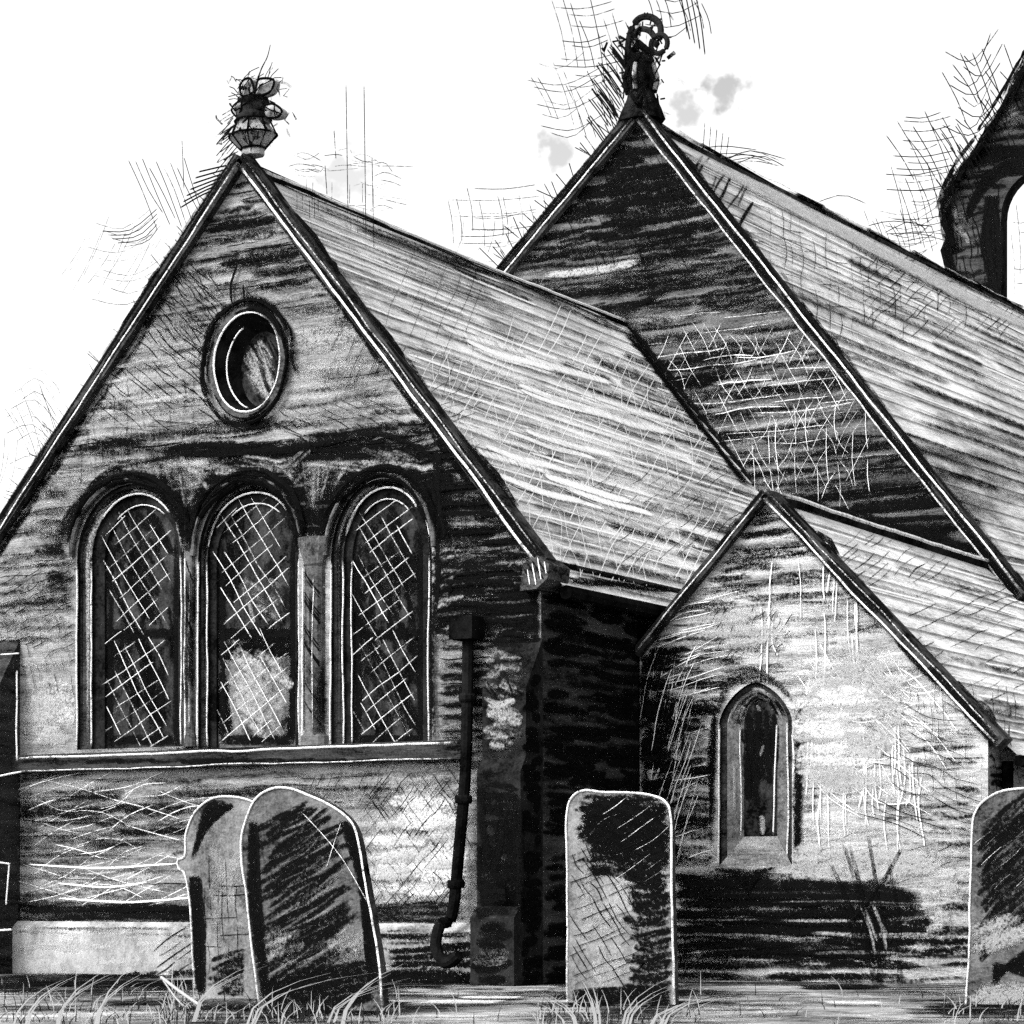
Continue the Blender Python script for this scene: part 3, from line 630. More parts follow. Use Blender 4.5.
# --- nave gable
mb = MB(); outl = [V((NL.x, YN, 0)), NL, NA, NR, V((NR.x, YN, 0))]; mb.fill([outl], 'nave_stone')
S4 = Surf(mb, V((0, YN, 0)), NY, X, outl)
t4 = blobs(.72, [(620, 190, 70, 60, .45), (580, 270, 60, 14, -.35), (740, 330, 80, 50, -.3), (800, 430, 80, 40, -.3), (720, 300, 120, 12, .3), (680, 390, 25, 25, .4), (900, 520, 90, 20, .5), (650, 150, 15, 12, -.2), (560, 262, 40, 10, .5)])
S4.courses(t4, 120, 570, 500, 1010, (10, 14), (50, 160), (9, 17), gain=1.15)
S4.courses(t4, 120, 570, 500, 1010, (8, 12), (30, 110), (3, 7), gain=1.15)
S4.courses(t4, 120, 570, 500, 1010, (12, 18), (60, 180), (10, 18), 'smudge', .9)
S4.courses(blobs(.3, [(770, 390, 100, 80, .5), (580, 275, 50, 12, .8)]), 250, 500, 520, 980, (11, 15), (50, 130), (6, 11), 'pale_stroke', 1.0, 3)
S4.courses(blobs(.3, [(760, 380, 90, 70, .7)]), 320, 500, 640, 960, (11, 17), (40, 110), (1.0, 1.7), 'chalk', .6, 3)
S4.hatch((660, 330, 850, 500), 62, 11, 44, .8, 'chalk', .5, 4); S4.hatch((660, 330, 860, 500), -62, 12, 44, .8, 'chalk', .5, 4)
S4.hatch((740, 420, 870, 500), 88, 13, 50, .9, 'chalk', .7, 3)
S4.hatch((540, 280, 620, 310), -30, 6, 24, 1.1); S4.hatch((520, 150, 700, 260), 70, 9, 30, 1.2, 'ink', .7)
for k in range(5): S4.line([(600 + k * 6, 322 - k), (640 + k * 5, 304 - k * 3), (668, 290)], 8, 'smudge', R.uniform(.7, 1.0))
for k in range(6): S4.line([(690 + R.uniform(-8, 8), 395 - k * 6), (712, 380 - k * 4), (738, 372 - k * 6)], 10, 'smudge', R.uniform(.6, 1.0))
for k in range(7): S4.line([(795 + k * 12, 500 + k * 4), (880, 520 + k * 5), (1000, 556)], 9, 'charcoal', R.uniform(.8, 1.15))
S4.line([(627, 325), (690, 405), (755, 488)], 13, 'charcoal', 1.2, .2)
mb.build('gable_wall', church, 'dark nave gable wall rising behind the chancel roof')
# --- nave roof
zn = NA.z - .12; sln = (NA.z - NR.z) / (NR.x - NA.x)
def nav(x, y): return V((x, y, zn - sln * abs(x - NA.x) + .030 * (y - YN)))
r0, r1 = nav(NA.x, YN + .13), nav(NA.x, YW); e0, e1 = nav(NR.x + .5, YN + .13), nav(NR.x + .5, YW)
mb, n = roof('', r0, r1, e0, e1, 30)
S5 = Surf(mb, r0 + n * .02, n, (r1 - r0), [r0, r1, e1, e0]); S5.wf = 1.9
tn = blobs(.5, [(760, 190, 70, 40, .5), (850, 330, 120, 50, .15), (700, 170, 20, 30, .2), (950, 480, 80, 60, -.25), (850, 280, 200, 30, -.1)])
roof_lines(S5, r0, r1, e0, e1, tn, 24, (1.0, 1.9), .95, .75)
S5.courses(blobs(.25, [(950, 470, 100, 80, .35), (870, 270, 140, 40, .2), (760, 180, 60, 40, -.3)]), 150, 580, 660, 1030, (8, 13), (40, 120), (6, 14), 'smudge', .9)
S5.hatch((740, 150, 1024, 320), 15, 10, 30, 1.0, 'ink', .55, 4); S5.hatch((740, 190, 1024, 330), 88, 11, 30, 1.0, 'ink', .5, 3); S5.hatch((860, 230, 1024, 330), -45, 9, 26, 1.0, 'ink', .5, 3)
S5.hatch((700, 150, 760, 220), -60, 9, 40, 2.2, 'ink', .8, 5)
patch(S5, 900, 350, 90, 40, 16, (6, 14), (.4, .8), .38); patch(S5, 960, 470, 70, 50, 40, (10, 18), (.4, .8), .3, 'smudge', (40, 110))
for k in range(36): S5.line([(690 + k * 8, 158 + k * 4.2), (730 + k * 8, 174 + k * 4.2), (790 + k * 8, 200 + k * 4.2)], R.uniform(8, 16), 'wash', R.uniform(.5, .9))
rf = mb.build('roof', church, 'nave roof of grey slates running back to the bellcote')
mb = MB(); mb.face([r0, V((NL.x, YN + .13, NL.z - .1)), V((NL.x, YW, NL.z + .3)), r1], 'slate'); mb.build('roof', church)
mb = MB(); mb.tube([r0 + V((0, 0, .0)), r0.lerp(r1, .35) + V((0, 0, .0)), r1 + V((0, 0, .0))], .05, 'coping_stone', 1, 8); edge_line(mb, [r0 + V((.06, 0, .07)), r1 + V((.06, 0, .07))], .010, press=.6); rough(mb, r0, r1, .07, 70, (.015, .045))
mb.build('ridge_tiles', rf)
mb = MB(); mb.face([V((NR.x, YN, 0)), NR, V((NR.x, YW, NR.z)), V((NR.x, YW, 0))], 'nave_stone'); mb.build('side_wall', church)

# --- bellcote on the far end of the nave
mb = MB(); yb = YW
def b(px, py): q = hy(px, py, yb); return (q.x, q.z)
out = [b(946, 345), b(946, 215), b(950, 196), b(960, 176), b(985, 140), b(1010, 100), b(1040, 48), b(1070, 92), b(1100, 140), b(1126, 176), b(1134, 196), b(1138, 215), b(1138, 345)]
hole = archpx(1001, 1074, 330, 212, 170, yb, 16)
mb.fill([p3(out, yb), p3(hole, yb)], 'shaded_stone'); mb.fill([p3(out, yb + .35), p3(hole, yb + .35)], 'shaded_stone')
mb.loft([p3(hole, yb), p3(hole, yb + .35)], 'dark_stone', False); mb.loft([p3(out, yb), p3(out, yb + .35)], 'dark_stone')
SBc = Surf(mb, V((0, yb, 0)), NY, X, p3(out, yb), [p3(hole, yb)])
SBc.courses(blobs(.8, [(1005, 120, 15, 15, -.5), (962, 215, 10, 20, -.4), (955, 245, 10, 20, -.3)]), 70, 330, 940, 1140, (6, 10), (15, 50), (4, 9), gain=1.1)
for k in range(8): SBc.line([(994 + R.uniform(-8, 6), 195), (992 + R.uniform(-10, 8), 240), (996 + R.uniform(-10, 6), 300)], 9, 'charcoal', 1.15)
for k in range(5): SBc.line([(975, 155 + k * 2), (1000, 148 + k * 2), (1060, 147 + k * 2)], 6, 'charcoal', 1.1); SBc.line([(965, 225 - k * 3), (985, 190 - k * 3), (1012, 172 - k * 3), (1060, 170 - k * 4)], 6, 'charcoal', 1.1)
SBc.hatch((960, 90, 1024, 180), 65, 6, 24, 1.4); SBc.hatch((948, 180, 1000, 290), 80, 6, 24, 1.6)
patch(SBc, 962, 225, 8, 22, 9, (6, 10), (.3, .6), 2, 'pale_stroke', (4, 8)); patch(SBc, 1008, 122, 12, 14, 9, (6, 10), (.3, .6), -.5, 'pale_stroke', (8, 16))
bc = mb.build('bellcote', church, 'gabled bellcote with an open arch at the far end of the nave')
m2 = MB(); rk = [V((x, yb + .4, z)) for x, z in out[1:-1]]; m2.tube([p + V((0, -.42, .03)) for p in rk], .10, 'coping_stone', 1, 8)
for k in range(60):
    j0 = R.randrange(0, len(rk) - 2); q = catmull([tuple(p) for p in rk[j0:j0 + 3]], 8); o = V((R.uniform(-.16, .12), -.5, R.uniform(-.1, .16)))
    m2.tube([V(p) + o + V((R.uniform(-.03, .03), 0, R.uniform(-.03, .03))) for p in q], R.uniform(.015, .06), R.choice(('charcoal', 'smudge', 'ink')), R.uniform(.3, .8), 5)
for k in range(26):
    y_ = R.uniform(195, 240); a_ = [hy(945 + R.uniform(-4, 7), y_, yb - .05), hy(943 + R.uniform(-3, 8), y_ + 16, yb - .08), hy(949 + R.uniform(-3, 7), y_ + R.uniform(26, 48), yb - .05)]
    m2.tube(a_, R.uniform(.015, .06), R.choice(('charcoal', 'smudge', 'ink')), R.uniform(.3, .8), 5)
m2.build('coping', bc)
# --- vestry
VWo = [archpx(719, 792, 866, 722, 682, YV, 18, 1.55), archpx(725, 786, 860, 722, 688, YV, 18, 1.6), archpx(741, 774, 836, 724, 698, YV, 18, 1.8)]
mb = MB(); outl = [V((XC + .01, YV, 0)), VL, VA, VR, V((VR.x, YV, 0))]; hl = p3(VWo[0], YV)
mb.fill([outl, hl], 'vestry_stone'); S6 = Surf(mb, V((0, YV, 0)), NY, X, outl, [hl])
t6 = blobs(.55, [(850, 740, 60, 90, -.85), (740, 630, 40, 30, -.4), (840, 865, 100, 22, -1.0), (650, 700, 30, 120, .45), (770, 540, 40, 30, .2), (690, 780, 40, 80, .15), (820, 940, 140, 32, 1.1), (690, 880, 40, 20, .5), (925, 900, 22, 50, -.6), (930, 730, 50, 30, -.25)])  # painted tone: shade at left by the chancel, light right of the window
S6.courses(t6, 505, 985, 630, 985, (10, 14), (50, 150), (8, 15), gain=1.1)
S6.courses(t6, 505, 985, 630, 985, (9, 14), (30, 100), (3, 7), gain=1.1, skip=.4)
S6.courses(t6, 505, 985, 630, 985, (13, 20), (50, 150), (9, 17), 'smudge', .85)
S6.courses(blobs(.15, [(850, 740, 60, 90, .9), (740, 630, 40, 30, .6), (830, 862, 100, 22, .9), (690, 700, 60, 90, .2)]), 520, 890, 640, 985, (8, 12), (40, 110), (4, 10), 'pale_stroke', 1.3, 5)
for k in range(46):
    x = R.uniform(785, 925) if k < 30 else R.uniform(720, 860); y = R.uniform(720, 800) if k < 30 else R.uniform(530, 640)
    S6.line([(x, y), (x + R.uniform(-3, 3), y + 30), (x + R.uniform(-5, 5), y + R.uniform(40, 90))], R.uniform(1, 2), 'chalk', R.uniform(.6, 1.1), .5, 2)
for k in range(40):
    x = R.uniform(790, 900); y = R.uniform(640, 770); S6.line([(x, y), (x + 25, y + R.uniform(15, 40)), (x + 60, y + R.uniform(20, 70))], R.uniform(.9, 1.6), 'chalk', R.uniform(.5, 1.0), .5, 2)
for k in range(34):
    x = R.uniform(640, 690); y = R.uniform(600, 860); S6.line([(x, y), (x + R.uniform(20, 70), y - R.uniform(8, 22))], R.uniform(.8, 1.5), 'chalk', R.uniform(.4, .8), .5, 3)
for k in range(26):
    x = R.uniform(630, 700); y = R.uniform(640, 800); S6.line([(x, y), (x - R.uniform(8, 26), y + R.uniform(40, 90))], R.uniform(.8, 1.4), 'chalk', R.uniform(.4, .8), .5, 2)
S6.hatch((715, 610, 790, 660), -60, 6, 16, 1.2); S6.hatch((880, 700, 985, 830), 20, 8, 60, 1.1, 'ink', .8, 7); S6.hatch((890, 690, 985, 800), 88, 9, 34, .9, 'ink', .6)
S6.hatch((780, 835, 960, 885), -18, 9, 40, 1.1, 'ink', .6, 5); S6.hatch((685, 930, 740, 985), -60, 6, 22, 1.2)
for k in range(11):
    y = 884 + k * 9; S6.line([(676, y), (760, y + R.uniform(-3, 3)), (R.uniform(860, 940), y + R.uniform(-2, 6))], R.uniform(7, 13), 'charcoal', R.uniform(.8, 1.25), .3, 3)
S6.line([(676, 884), (800, 884), (918, 895)], 15, 'charcoal', 1.3, .25); S6.line([(676, 893), (800, 894), (918, 898)], 14, 'charcoal', 1.3, .25)
for k in range(46):
    x = 634 + abs(R.gauss(0, 24)); y = R.uniform(650, 860); l = R.uniform(20, 60)
    S6.line([(x, y), (x + R.uniform(-6, 6), y + l / 2), (x + R.uniform(-8, 8), y + l)] if k % 2 else [(x - 10, y), (x + 10, y - 3), (x + 34, y + R.uniform(-8, 4))], R.uniform(6, 13), R.choice(('charcoal', 'smudge', 'charcoal')), R.uniform(.5, 1.0), .6, 5)
patch(S6, 652, 740, 16, 130, 70, (9, 16), (.5, 1.1), .1, 'charcoal', (14, 40)); patch(S6, 690, 770, 26, 110, 30, (6, 12), (.3, .8), .05, 'charcoal', (20, 50))  # charcoal shading painted on the wall's left edge
for k in range(18): x = R.uniform(648, 690); y = R.uniform(640, 800); S6.line([(x + 14, y), (x, y + 40), (x - 8, y + R.uniform(60, 90))], R.uniform(.9, 1.4), 'chalk', R.uniform(.4, .8), .5, 2)
S6.courses(blobs(0, [(810, 930, 130, 34, .8)]), 892, 985, 680, 960, (12, 17), (40, 140), (3, 7), 'pale_stroke', 1.2, 2)
for k in range(16): x = R.uniform(840, 880); S6.line([(x, 905), (x + 8, 925), (x + 14, R.uniform(935, 960))], R.uniform(3, 6), R.choice(('charcoal', 'pale_stroke')), .7)
for k in range(8): S6.line([(711 + R.uniform(-3, 4), 850 - k * 12), (713 + R.uniform(-3, 3), 760), (716, 712)], R.uniform(6, 12), 'charcoal', R.uniform(.4, .9), .5, 2)
for k in range(7): S6.line([(716, 718 - k), (728, 690 - k * 1.2), (752, 674 - k * 1.2), (776 + k, 684), (794, 704)][k % 2:5 - k % 3], R.uniform(4, 8), R.choice(('charcoal', 'smudge')), R.uniform(.4, .85), .6, 3)
for k in range(9): S6.line([(797 + R.uniform(-2, 3), 700 + k * 6), (800 + R.uniform(-2, 2), 770), (797, 870)], R.uniform(6, 12), 'charcoal', R.uniform(.4, .9), .5, 2)
patch(S6, 825, 720, 28, 60, 40, (10, 20), (.5, 1.1), 0, 'wash'); patch(S6, 850, 720, 50, 75, 80, (10, 24), (.5, 1.1)); patch(S6, 835, 730, 30, 40, 26, (10, 20), (.4, 1.0), 0, 'wash'); patch(S6, 850, 862, 80, 16, 40, (10, 20), (.6, 1.2)); patch(S6, 745, 632, 26, 20, 16, (8, 16)); patch(S6, 940, 890, 14, 40, 16, (8, 18), (.5, 1.0), 0, 'pale_stroke', (12, 30))
for k in range(8): S6.line([(715 + k * 5, 868), (748, 872 + k * 3), (790 - k * 4, 866)], 7, 'charcoal', R.uniform(.5, .9), .5, 2)
mb.build('gable_wall', church, 'low vestry gable wall with one narrow lancet')
mb = MB(); A, B, C = VWo
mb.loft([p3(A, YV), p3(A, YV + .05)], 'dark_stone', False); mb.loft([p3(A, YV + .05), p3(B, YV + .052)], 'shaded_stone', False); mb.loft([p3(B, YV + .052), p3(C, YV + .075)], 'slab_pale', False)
for k in range(60):
    f = R.uniform(0, 1); j0 = R.randrange(0, len(B) - 5); q = [V((b_[0] + (c_[0] - b_[0]) * f, YV + .05 * f + .005, b_[1] + (c_[1] - b_[1]) * f)) for b_, c_ in list(zip(B, C))[j0:j0 + 5]]
    if j0 in (0, len(B) - 6): q = [q[0].lerp(q[1], t) for t in (R.uniform(0, .4), .5, R.uniform(.6, 1))]
    mb.tube(q, R.uniform(.008, .022), R.choice(('charcoal', 'smudge', 'pale_stroke')), R.uniform(.3, .7), 5)
mb.face([V((A[0][0], YV, A[0][1])), V((A[-1][0], YV, A[0][1])), V((C[-1][0], YV + .075, C[0][1])), V((C[0][0], YV + .075, C[0][1]))], 'wall_stone')
edge_line(mb, p3(A[:2], YV - .004), .011); edge_line(mb, [V((C[0][0] - .03, YV + .05, C[0][1])), V((C[1][0] - .03, YV + .05, C[1][1]))], .009, press=.85); edge_line(mb, [V((C[-1][0] - .03, YV + .05, C[0][1])), V((C[-2][0], YV + .05, C[1][1]))], .010); edge_line(mb, p3(B[-2:], YV + .04), .010, press=.9)
vw = mb.build('lancet_window', church, 'narrow pointed lancet with a splayed stone frame')
g = MB(); g.fill([p3(C, YV + .07)], 'black_glass'); SG = Surf(g, V((0, YV + .07, 0)), NY, X, p3(C, YV + .07))
for k in range(12): x = R.uniform(742, 778); y = R.uniform(690, 780); SG.line([(x, y), (x + 2, y + 50)], 12, 'charcoal', 1.1)
SG.line([(762, 815), (763, 838)], 9, 'pale_stroke', .9); SG.line([(764, 745), (760, 756)], 5, 'pale_stroke', .7); SG.line([(757, 705), (760, 712)], 7, 'pale_stroke', .6)
g.build('window_pane', vw)
# roof of the vestry
zv = VA.z - .03
def ves(x, y): return V((x, y, zv - slv * (x - VA.x)))
yv1 = YN - .002
r0, r1 = ves(VA.x, YV + .14), ves(VA.x, yv1 + 1.6); e0, e1 = ves(VR.x + .22, YV + .14), ves(VR.x + .22, yv1 + 1.6)
mb, n = roof('', r0, r1, e0, e1, 14); S7 = Surf(mb, r0 + n * .02, n, Y, [r0, r1, e1, e0]); S7.wf = 1.9
tv = blobs(.6, [(950, 610, 60, 60, .25), (900, 560, 60, 15, -.2), (1000, 690, 40, 30, -.2)])
roof_lines(S7, r0, r1, e0, e1, tv, 13, (1.2, 2.2), 1.0, .6)
S7.hatch((840, 530, 950, 580), -40, 8, 26, 1.0, 'ink', .5); S7.hatch((960, 690, 1024, 740), 85, 8, 24, 1.1, 'ink', .6); S7.hatch((900, 590, 1024, 720), -25, 12, 26, 1.0, 'ink', .5)
rf = mb.build('roof', church, 'short vestry roof of pale slates')
mb = MB(); mb.face([r0, r1, V((XC + .01, r1.y, zv - slv * (VA.x - XC))), V((XC + .01, r0.y, zv - slv * (VA.x - XC)))], 'slate'); mb.build('roof', church)
r2 = ves(VA.x, YN - .01)
mb = MB(); rough(mb, r0, r2, .07, 20); mb.tube([r0 + V((0, 0, .02)), r2 + V((0, 0, .02))], .06, 'dark_stone', 1, 8); edge_line(mb, [r0 + V((.05, -.0, .06)), r2 + V((.05, 0, .06))], .026); edge_line(mb, [r0 + V((.18, .3, -.17)), r2 + V((.18, -1.5, -.17))], .011, press=.8)
mb.build('ridge_tiles', rf)
mb = MB(); o = [V((VR.x, YV, 0)), V((VR.x, YV, VR.z - .15)), V((VR.x, yv1 + 1.6, VR.z - .15)), V((VR.x, yv1 + 1.6, 0))]; mb.face(o, 'wall_stone')
S8 = Surf(mb, V((VR.x, 0, 0)), X, Y, o)
S8.courses(blobs(.6, [(1000, 770, 14, 40, .5)]), 730, 900, 985, 1030, (7, 11), (15, 45), (5, 9)); S8.hatch((985, 735, 1024, 800), 85, 6, 26, 1.3)
mb.build('side_wall', church)
mb = MB(); mb.tube([V((VR.x + .07, YV + .35, 0)), V((VR.x + .07, YV + .35, VR.z - .3))], .055, 'iron', 1, 10); mb.build('drainpipe', church, 'black drainpipe at the right corner of the vestry')
mb = MB(); mb.tube([e0 + V((.04, 0, -.05)), e1 + V((.04, 0, -.05))], .055, 'iron', 1, 8); mb.build('gutter', church)

# --- finials
def ring(mb, c, r, t, mat, ax=0.0, sq=1.0, n=20):
    pts = [c + V((cos(ax) * cos(2 * pi * k / n) * r, sin(ax) * cos(2 * pi * k / n) * r, sin(2 * pi * k / n) * r * sq)) for k in range(n + 1)]
    mb.tube(pts, t, mat, 1, 7)
q = hy(253, 152, .08); m = mpp(q)
def fz(py): return hy(253, py, .08).z
f = MB(); c = V((q.x, .08, 0))
f.lathe(c, [(.13, fz(156)), (.13, fz(149)), (.2, fz(143)), (.26, fz(137)), (.25, fz(134)), (.19, fz(127)), (.18, fz(120))], 'pale_stone', 8, 1, .8, .3)
for k in range(8):
    a = 2 * pi * k / 8 + .3; e = [(.13, fz(150)), (.265, fz(137)), (.185, fz(121))]
    f.tube([c + V((cos(a) * r, sin(a) * r * .8, z)) for r, z in e], .010, 'ink', 1, 5)
for r, z in ((.265, fz(136)), (.135, fz(149)), (.2, fz(121))):
    f.tube([c + V((cos(2 * pi * k / 20) * r, sin(2 * pi * k / 20) * r * .8, z)) for k in range(21)], .012, 'ink', 1.1, 5)
fin = f.build('finial', church, 'pale carved finial with leaf clusters on the chancel gable')
f = MB(); f.lathe(c, [(.2, fz(119.9)), (.19, fz(116)), (.12, fz(112)), (.13, fz(104)), (.18, fz(100)), (.05, fz(96))], 'dark_stone', 9, 1, .8)
f_keep = f
def leaf(pp, th, mat):
    f = MB(); sm = catmull(pp + [pp[0]], len(pp) * 4)[:-1]; fr = [hy(a, b_, .02) for a, b_ in sm]; bk = [p + V((0, th, 0)) for p in fr]
    ce = sum(fr, V((0, 0, 0))) / len(fr) + V((0, -.05, 0))
    for a, b_ in zip(fr, fr[1:] + fr[:1]): f.face([a, b_, ce], mat)
    f.fill([bk], mat); f.loft([fr, bk], mat); f.tube([p + V((0, -.006, 0)) for p in fr + fr[:1]], .013, 'ink', 1.1, 5)
    f.tube([fr[0] + V((0, -.02, 0)), ce + V((0, -.01, 0)), fr[len(fr) // 2] + V((0, -.02, 0))], .007, 'ink', .9, 4)
    f.build('leaf', fin)
leaf([(243, 97), (240, 88), (244, 80), (251, 79), (254, 88), (254, 95)], .1, 'pale_stone')
leaf([(255, 95), (257, 86), (260, 79), (274, 80), (271, 91), (263, 95)], .1, 'pale_stone')
leaf([(239, 119), (232, 111), (236, 104), (243, 101), (241, 110)], .1, 'pale_stone')
leaf([(264, 106), (273, 104), (282, 110), (278, 117), (266, 117)], .1, 'pale_stone')
leaf([(242, 107), (243, 98), (252, 95), (262, 98), (263, 107), (252, 110)], .12, 'dark_stone')
f = f_keep; f.tube([V(p) for p in catmull([tuple(c + V((.05, 0, fz(82)))), tuple(c + V((.11, 0, fz(70)))), tuple(c + V((.18, 0, fz(60)))), tuple(c + V((.22, 0, fz(48))))], 12)], .009, 'ink', .6, 5, .6)
for k in range(60):
    a = R.uniform(-2.6, 3.0); s0 = c + V((R.uniform(-.2, .2), R.uniform(-.1, .1), fz(R.uniform(80, 105)))); L = R.uniform(.08, .24); d = V((sin(a) * L, R.uniform(-.05, .05), abs(cos(a)) * L))
    f.tube([s0, s0 + d * .5 + V((0, 0, .02)), s0 + d], .005, 'ink', R.uniform(.35, .8), 4)
for k in range(30):
    s0 = c + V((R.uniform(-.25, -.2), R.uniform(-.1, .1), fz(R.uniform(105, 150)))); L = R.uniform(.1, .26); d = V((-L, 0, -L * R.uniform(.3, .9)))
    f.tube([s0, s0 + d * .5, s0 + d], .006, 'ink', R.uniform(.3, .7), 4)
for k in range(90):
    x = 255 + R.gauss(0, 15); y = R.uniform(82, 145); f.tube([hy(x + R.uniform(-7, 7), y + R.uniform(-9, 9), -.16), hy(x, y, -.19), hy(x + R.uniform(-7, 7), y + R.uniform(-9, 9), -.16)], R.uniform(.004, .014), R.choice(('ink', 'smudge', 'smudge')), R.uniform(.3, .7), 4)
f.build('leaf_collar', fin)

q = hy(641, 112, YN + .1)
def gz(py): return hy(641, py, YN + .1).z
def gx(px): return hy(px, 60, YN + .1).x
c = V((gx(641), YN + .1, 0)); f = MB()
f.lathe(c, [(.34, gz(122)), (.28, gz(110)), (.2, gz(98)), (.17, gz(90)), (.2, gz(80)), (.17, gz(70)), (.19, gz(62)), (.13, gz(54))], 'dark_stone', 8, 1, .8, .2)
for k in range(8):
    a = 2 * pi * k / 8; f.tube([c + V((cos(a) * .2, sin(a) * .16, gz(92))), c + V((cos(a) * .24, sin(a) * .2, gz(80))), c + V((cos(a) * .18, sin(a) * .15, gz(66)))], .03, 'iron' if k % 3 else 'pale_stone', 1, 6)
fin2 = f.build('finial', church, 'dark finial with a curled ring head on the nave gable')
f = MB(); yy = YN + .08
f.tube([V(p) for p in catmull([(gx(628), yy, gz(62)), (gx(630), yy, gz(36)), (gx(638), yy, gz(20)), (gx(650), yy, gz(19)), (gx(660), yy, gz(28)), (gx(661), yy, gz(40)), (gx(655), yy, gz(50))], 24)], .045, 'dark_stone', 1, 8)
f.tube([V(p) for p in catmull([(gx(632), yy, gz(40)), (gx(640), yy, gz(30)), (gx(650), yy, gz(33)), (gx(656), yy, gz(42))], 14)], .04, 'dark_stone', 1, 8)
ring(f, V((gx(661), yy - .03, gz(49))), .12, .035, 'dark_stone')
f.tube([V((gx(630), yy, gz(55))), V((gx(640), yy, gz(44))), V((gx(650), yy, gz(56)))], .06, 'iron', 1, 8)
for k in range(34):
    t = R.random(); x = 626 - t * 34 + R.uniform(-4, 8); y = 40 + t * 90 + R.uniform(-8, 8)
    f.tube([hy(x - 10, y - 13, yy + .05), hy(x, y, yy + .02), hy(x + 10, y + 15, yy)], .009, 'ink', R.uniform(.6, 1.1), 5)
for k in range(40):
    x = R.uniform(618, 668); y = R.uniform(12, 110); f.tube([hy(x, y, yy + .05), hy(x + R.uniform(-8, 8), y + R.uniform(-12, 12), yy)], .012, 'ink', R.uniform(.4, .8), 4)
for k in range(60):
    x = 641 + R.gauss(0, 10); y = R.uniform(25, 115); f.tube([hy(x + R.uniform(-9, 9), y + R.uniform(-14, 14), yy - .2), hy(x, y, yy - .24), hy(x + R.uniform(-9, 9), y + R.uniform(-14, 14), yy - .2)], R.uniform(.008, .03), R.choice(('ink', 'charcoal', 'smudge')), R.uniform(.3, .8), 4)
f.build('ring_head', fin2)

# ------------------------------------------------------------------ pen hatching in the air beside the gables
h = MB()
def pen(y, pp, wpx, press):
    q = catmull(pp, max(5, int(sum(math.dist(pp[i], pp[i + 1]) for i in range(len(pp) - 1)) / 10)))
    pts = [hy(a, b_, y) for a, b_ in q]; h.tube(pts, wpx * .40 * mpp(pts[0]), 'ink', press * .8, 4)
def grid(y, x0, y0, x1, y1, nx, ny, skew, w, press, bow=6):
    for k in range(nx):
        x = x0 + (x1 - x0) * (k + R.uniform(.1, .9)) / nx; a = y0 + R.uniform(0, .35) * (y1 - y0); b_ = y1 - R.uniform(0, .3) * (y1 - y0)
        pen(y, [(x, a), (x + skew * .5 + 2, (a + b_) / 2), (x + skew, b_)], w, press * R.uniform(.6, 1.15))
    for k in range(ny):
        yy_ = y0 + (y1 - y0) * (k + R.uniform(.1, .9)) / ny; a = x0 + R.uniform(0, .35) * (x1 - x0); b_ = x1 - R.uniform(0, .3) * (x1 - x0)
        pen(y, [(a, yy_ + 1), ((a + b_) / 2, yy_ + bow * .5), (b_, yy_ - bow)], w, press * R.uniform(.6, 1.15))
yg = .45
for k in range(9): pen(yg, [(128 + k * 7, 160 + R.uniform(-4, 8)), (142 + k * 6.5, 190), (158 + k * 6, 222 + R.uniform(-8, 10))], 1.2, R.uniform(.5, .9))
for k in range(5): pen(yg, [(102 + k * 5, 231 + k * 4), (130 + k * 4, 230 + k * 3), (158, 208 + k * 5)], 1.3, R.uniform(.5, .95))
for k in range(7): pen(yg, [(180 + k * 3, 208 - k * 6), (200 + k * 4, 196 - k * 5), (214 + k * 2, 190 - k * 4)], 2.2, .9)
grid(yg, 85, 215, 175, 300, 12, 9, -30, .9, .45, 14); grid(yg, 0, 372, 66, 480, 12, 13, 26, .9, .5, -18)
grid(yg, 0, 430, 40, 500, 6, 5, -10, .9, .4, 8)
for x, a, b_ in ((346, 84, 215), (364, 84, 240), (372, 155, 250), (334, 130, 160), (325, 165, 195), (182, 140, 190)): pen(yg, [(x, a), (x + 1, (a + b_) / 2), (x + 2, b_)], 1.3, .6)
for k in range(34): x = R.uniform(285, 390); y = R.uniform(145, 205) + (x - 285) * .1; pen(yg, [(x, y), (x + 12, y + R.uniform(-6, 6)), (x + R.uniform(14, 40), y + R.uniform(-4, 8))], 1, R.uniform(.25, .5))
for k in range(16): x = R.uniform(290, 380); y = R.uniform(165, 200) + (x - 285) * .2; pen(yg, [(x, y), (x, y + 20)], 1, R.uniform(.3, .6))
grid(4.0, 443, 186, 545, 250, 9, 7, 6, 1.1, .6, 3); grid(4.0, 460, 215, 540, 262, 8, 4, -8, 1, .4, 4)
for k in range(36): t = R.random(); x = 240 - 240 * t; y = 165 + 366 * t; pen(yg, [(x - R.uniform(6, 22), y - R.uniform(2, 20)), (x, y + 4)], 1.2, R.uniform(.3, .75))
yn = YN + .5
grid(yn, 548, -8, 628, 90, 9, 10, 16, 1.2, .7, 5); grid(yn, 525, 60, 612, 140, 9, 8, 22, 1.1, .6, 12); grid(yn, 640, -10, 708, 40, 7, 4, 10, 1.2, .8, 8)
for k in range(4): pen(yn, [(680 + k * 5, -8), (686 + k * 5, 22), (690 + k * 5, 40 + k * 5)], 1.7, .9)
for k in range(30): t = R.random(); x = 630 - 128 * t; y = 112 + 160 * t; pen(yn, [(x - R.uniform(6, 26), y - R.uniform(6, 26)), (x, y + 4)], 1.4, R.uniform(.4, .95))
for k in range(14): t = R.random(); x = 690 + t * 220; y = 135 + t * 100; pen(YN + 3, [(x, y + 10), (x + 26, y + R.uniform(-2, 10)), (x + R.uniform(40, 66), y + R.uniform(6, 14))], 1.2, R.uniform(.4, .7))
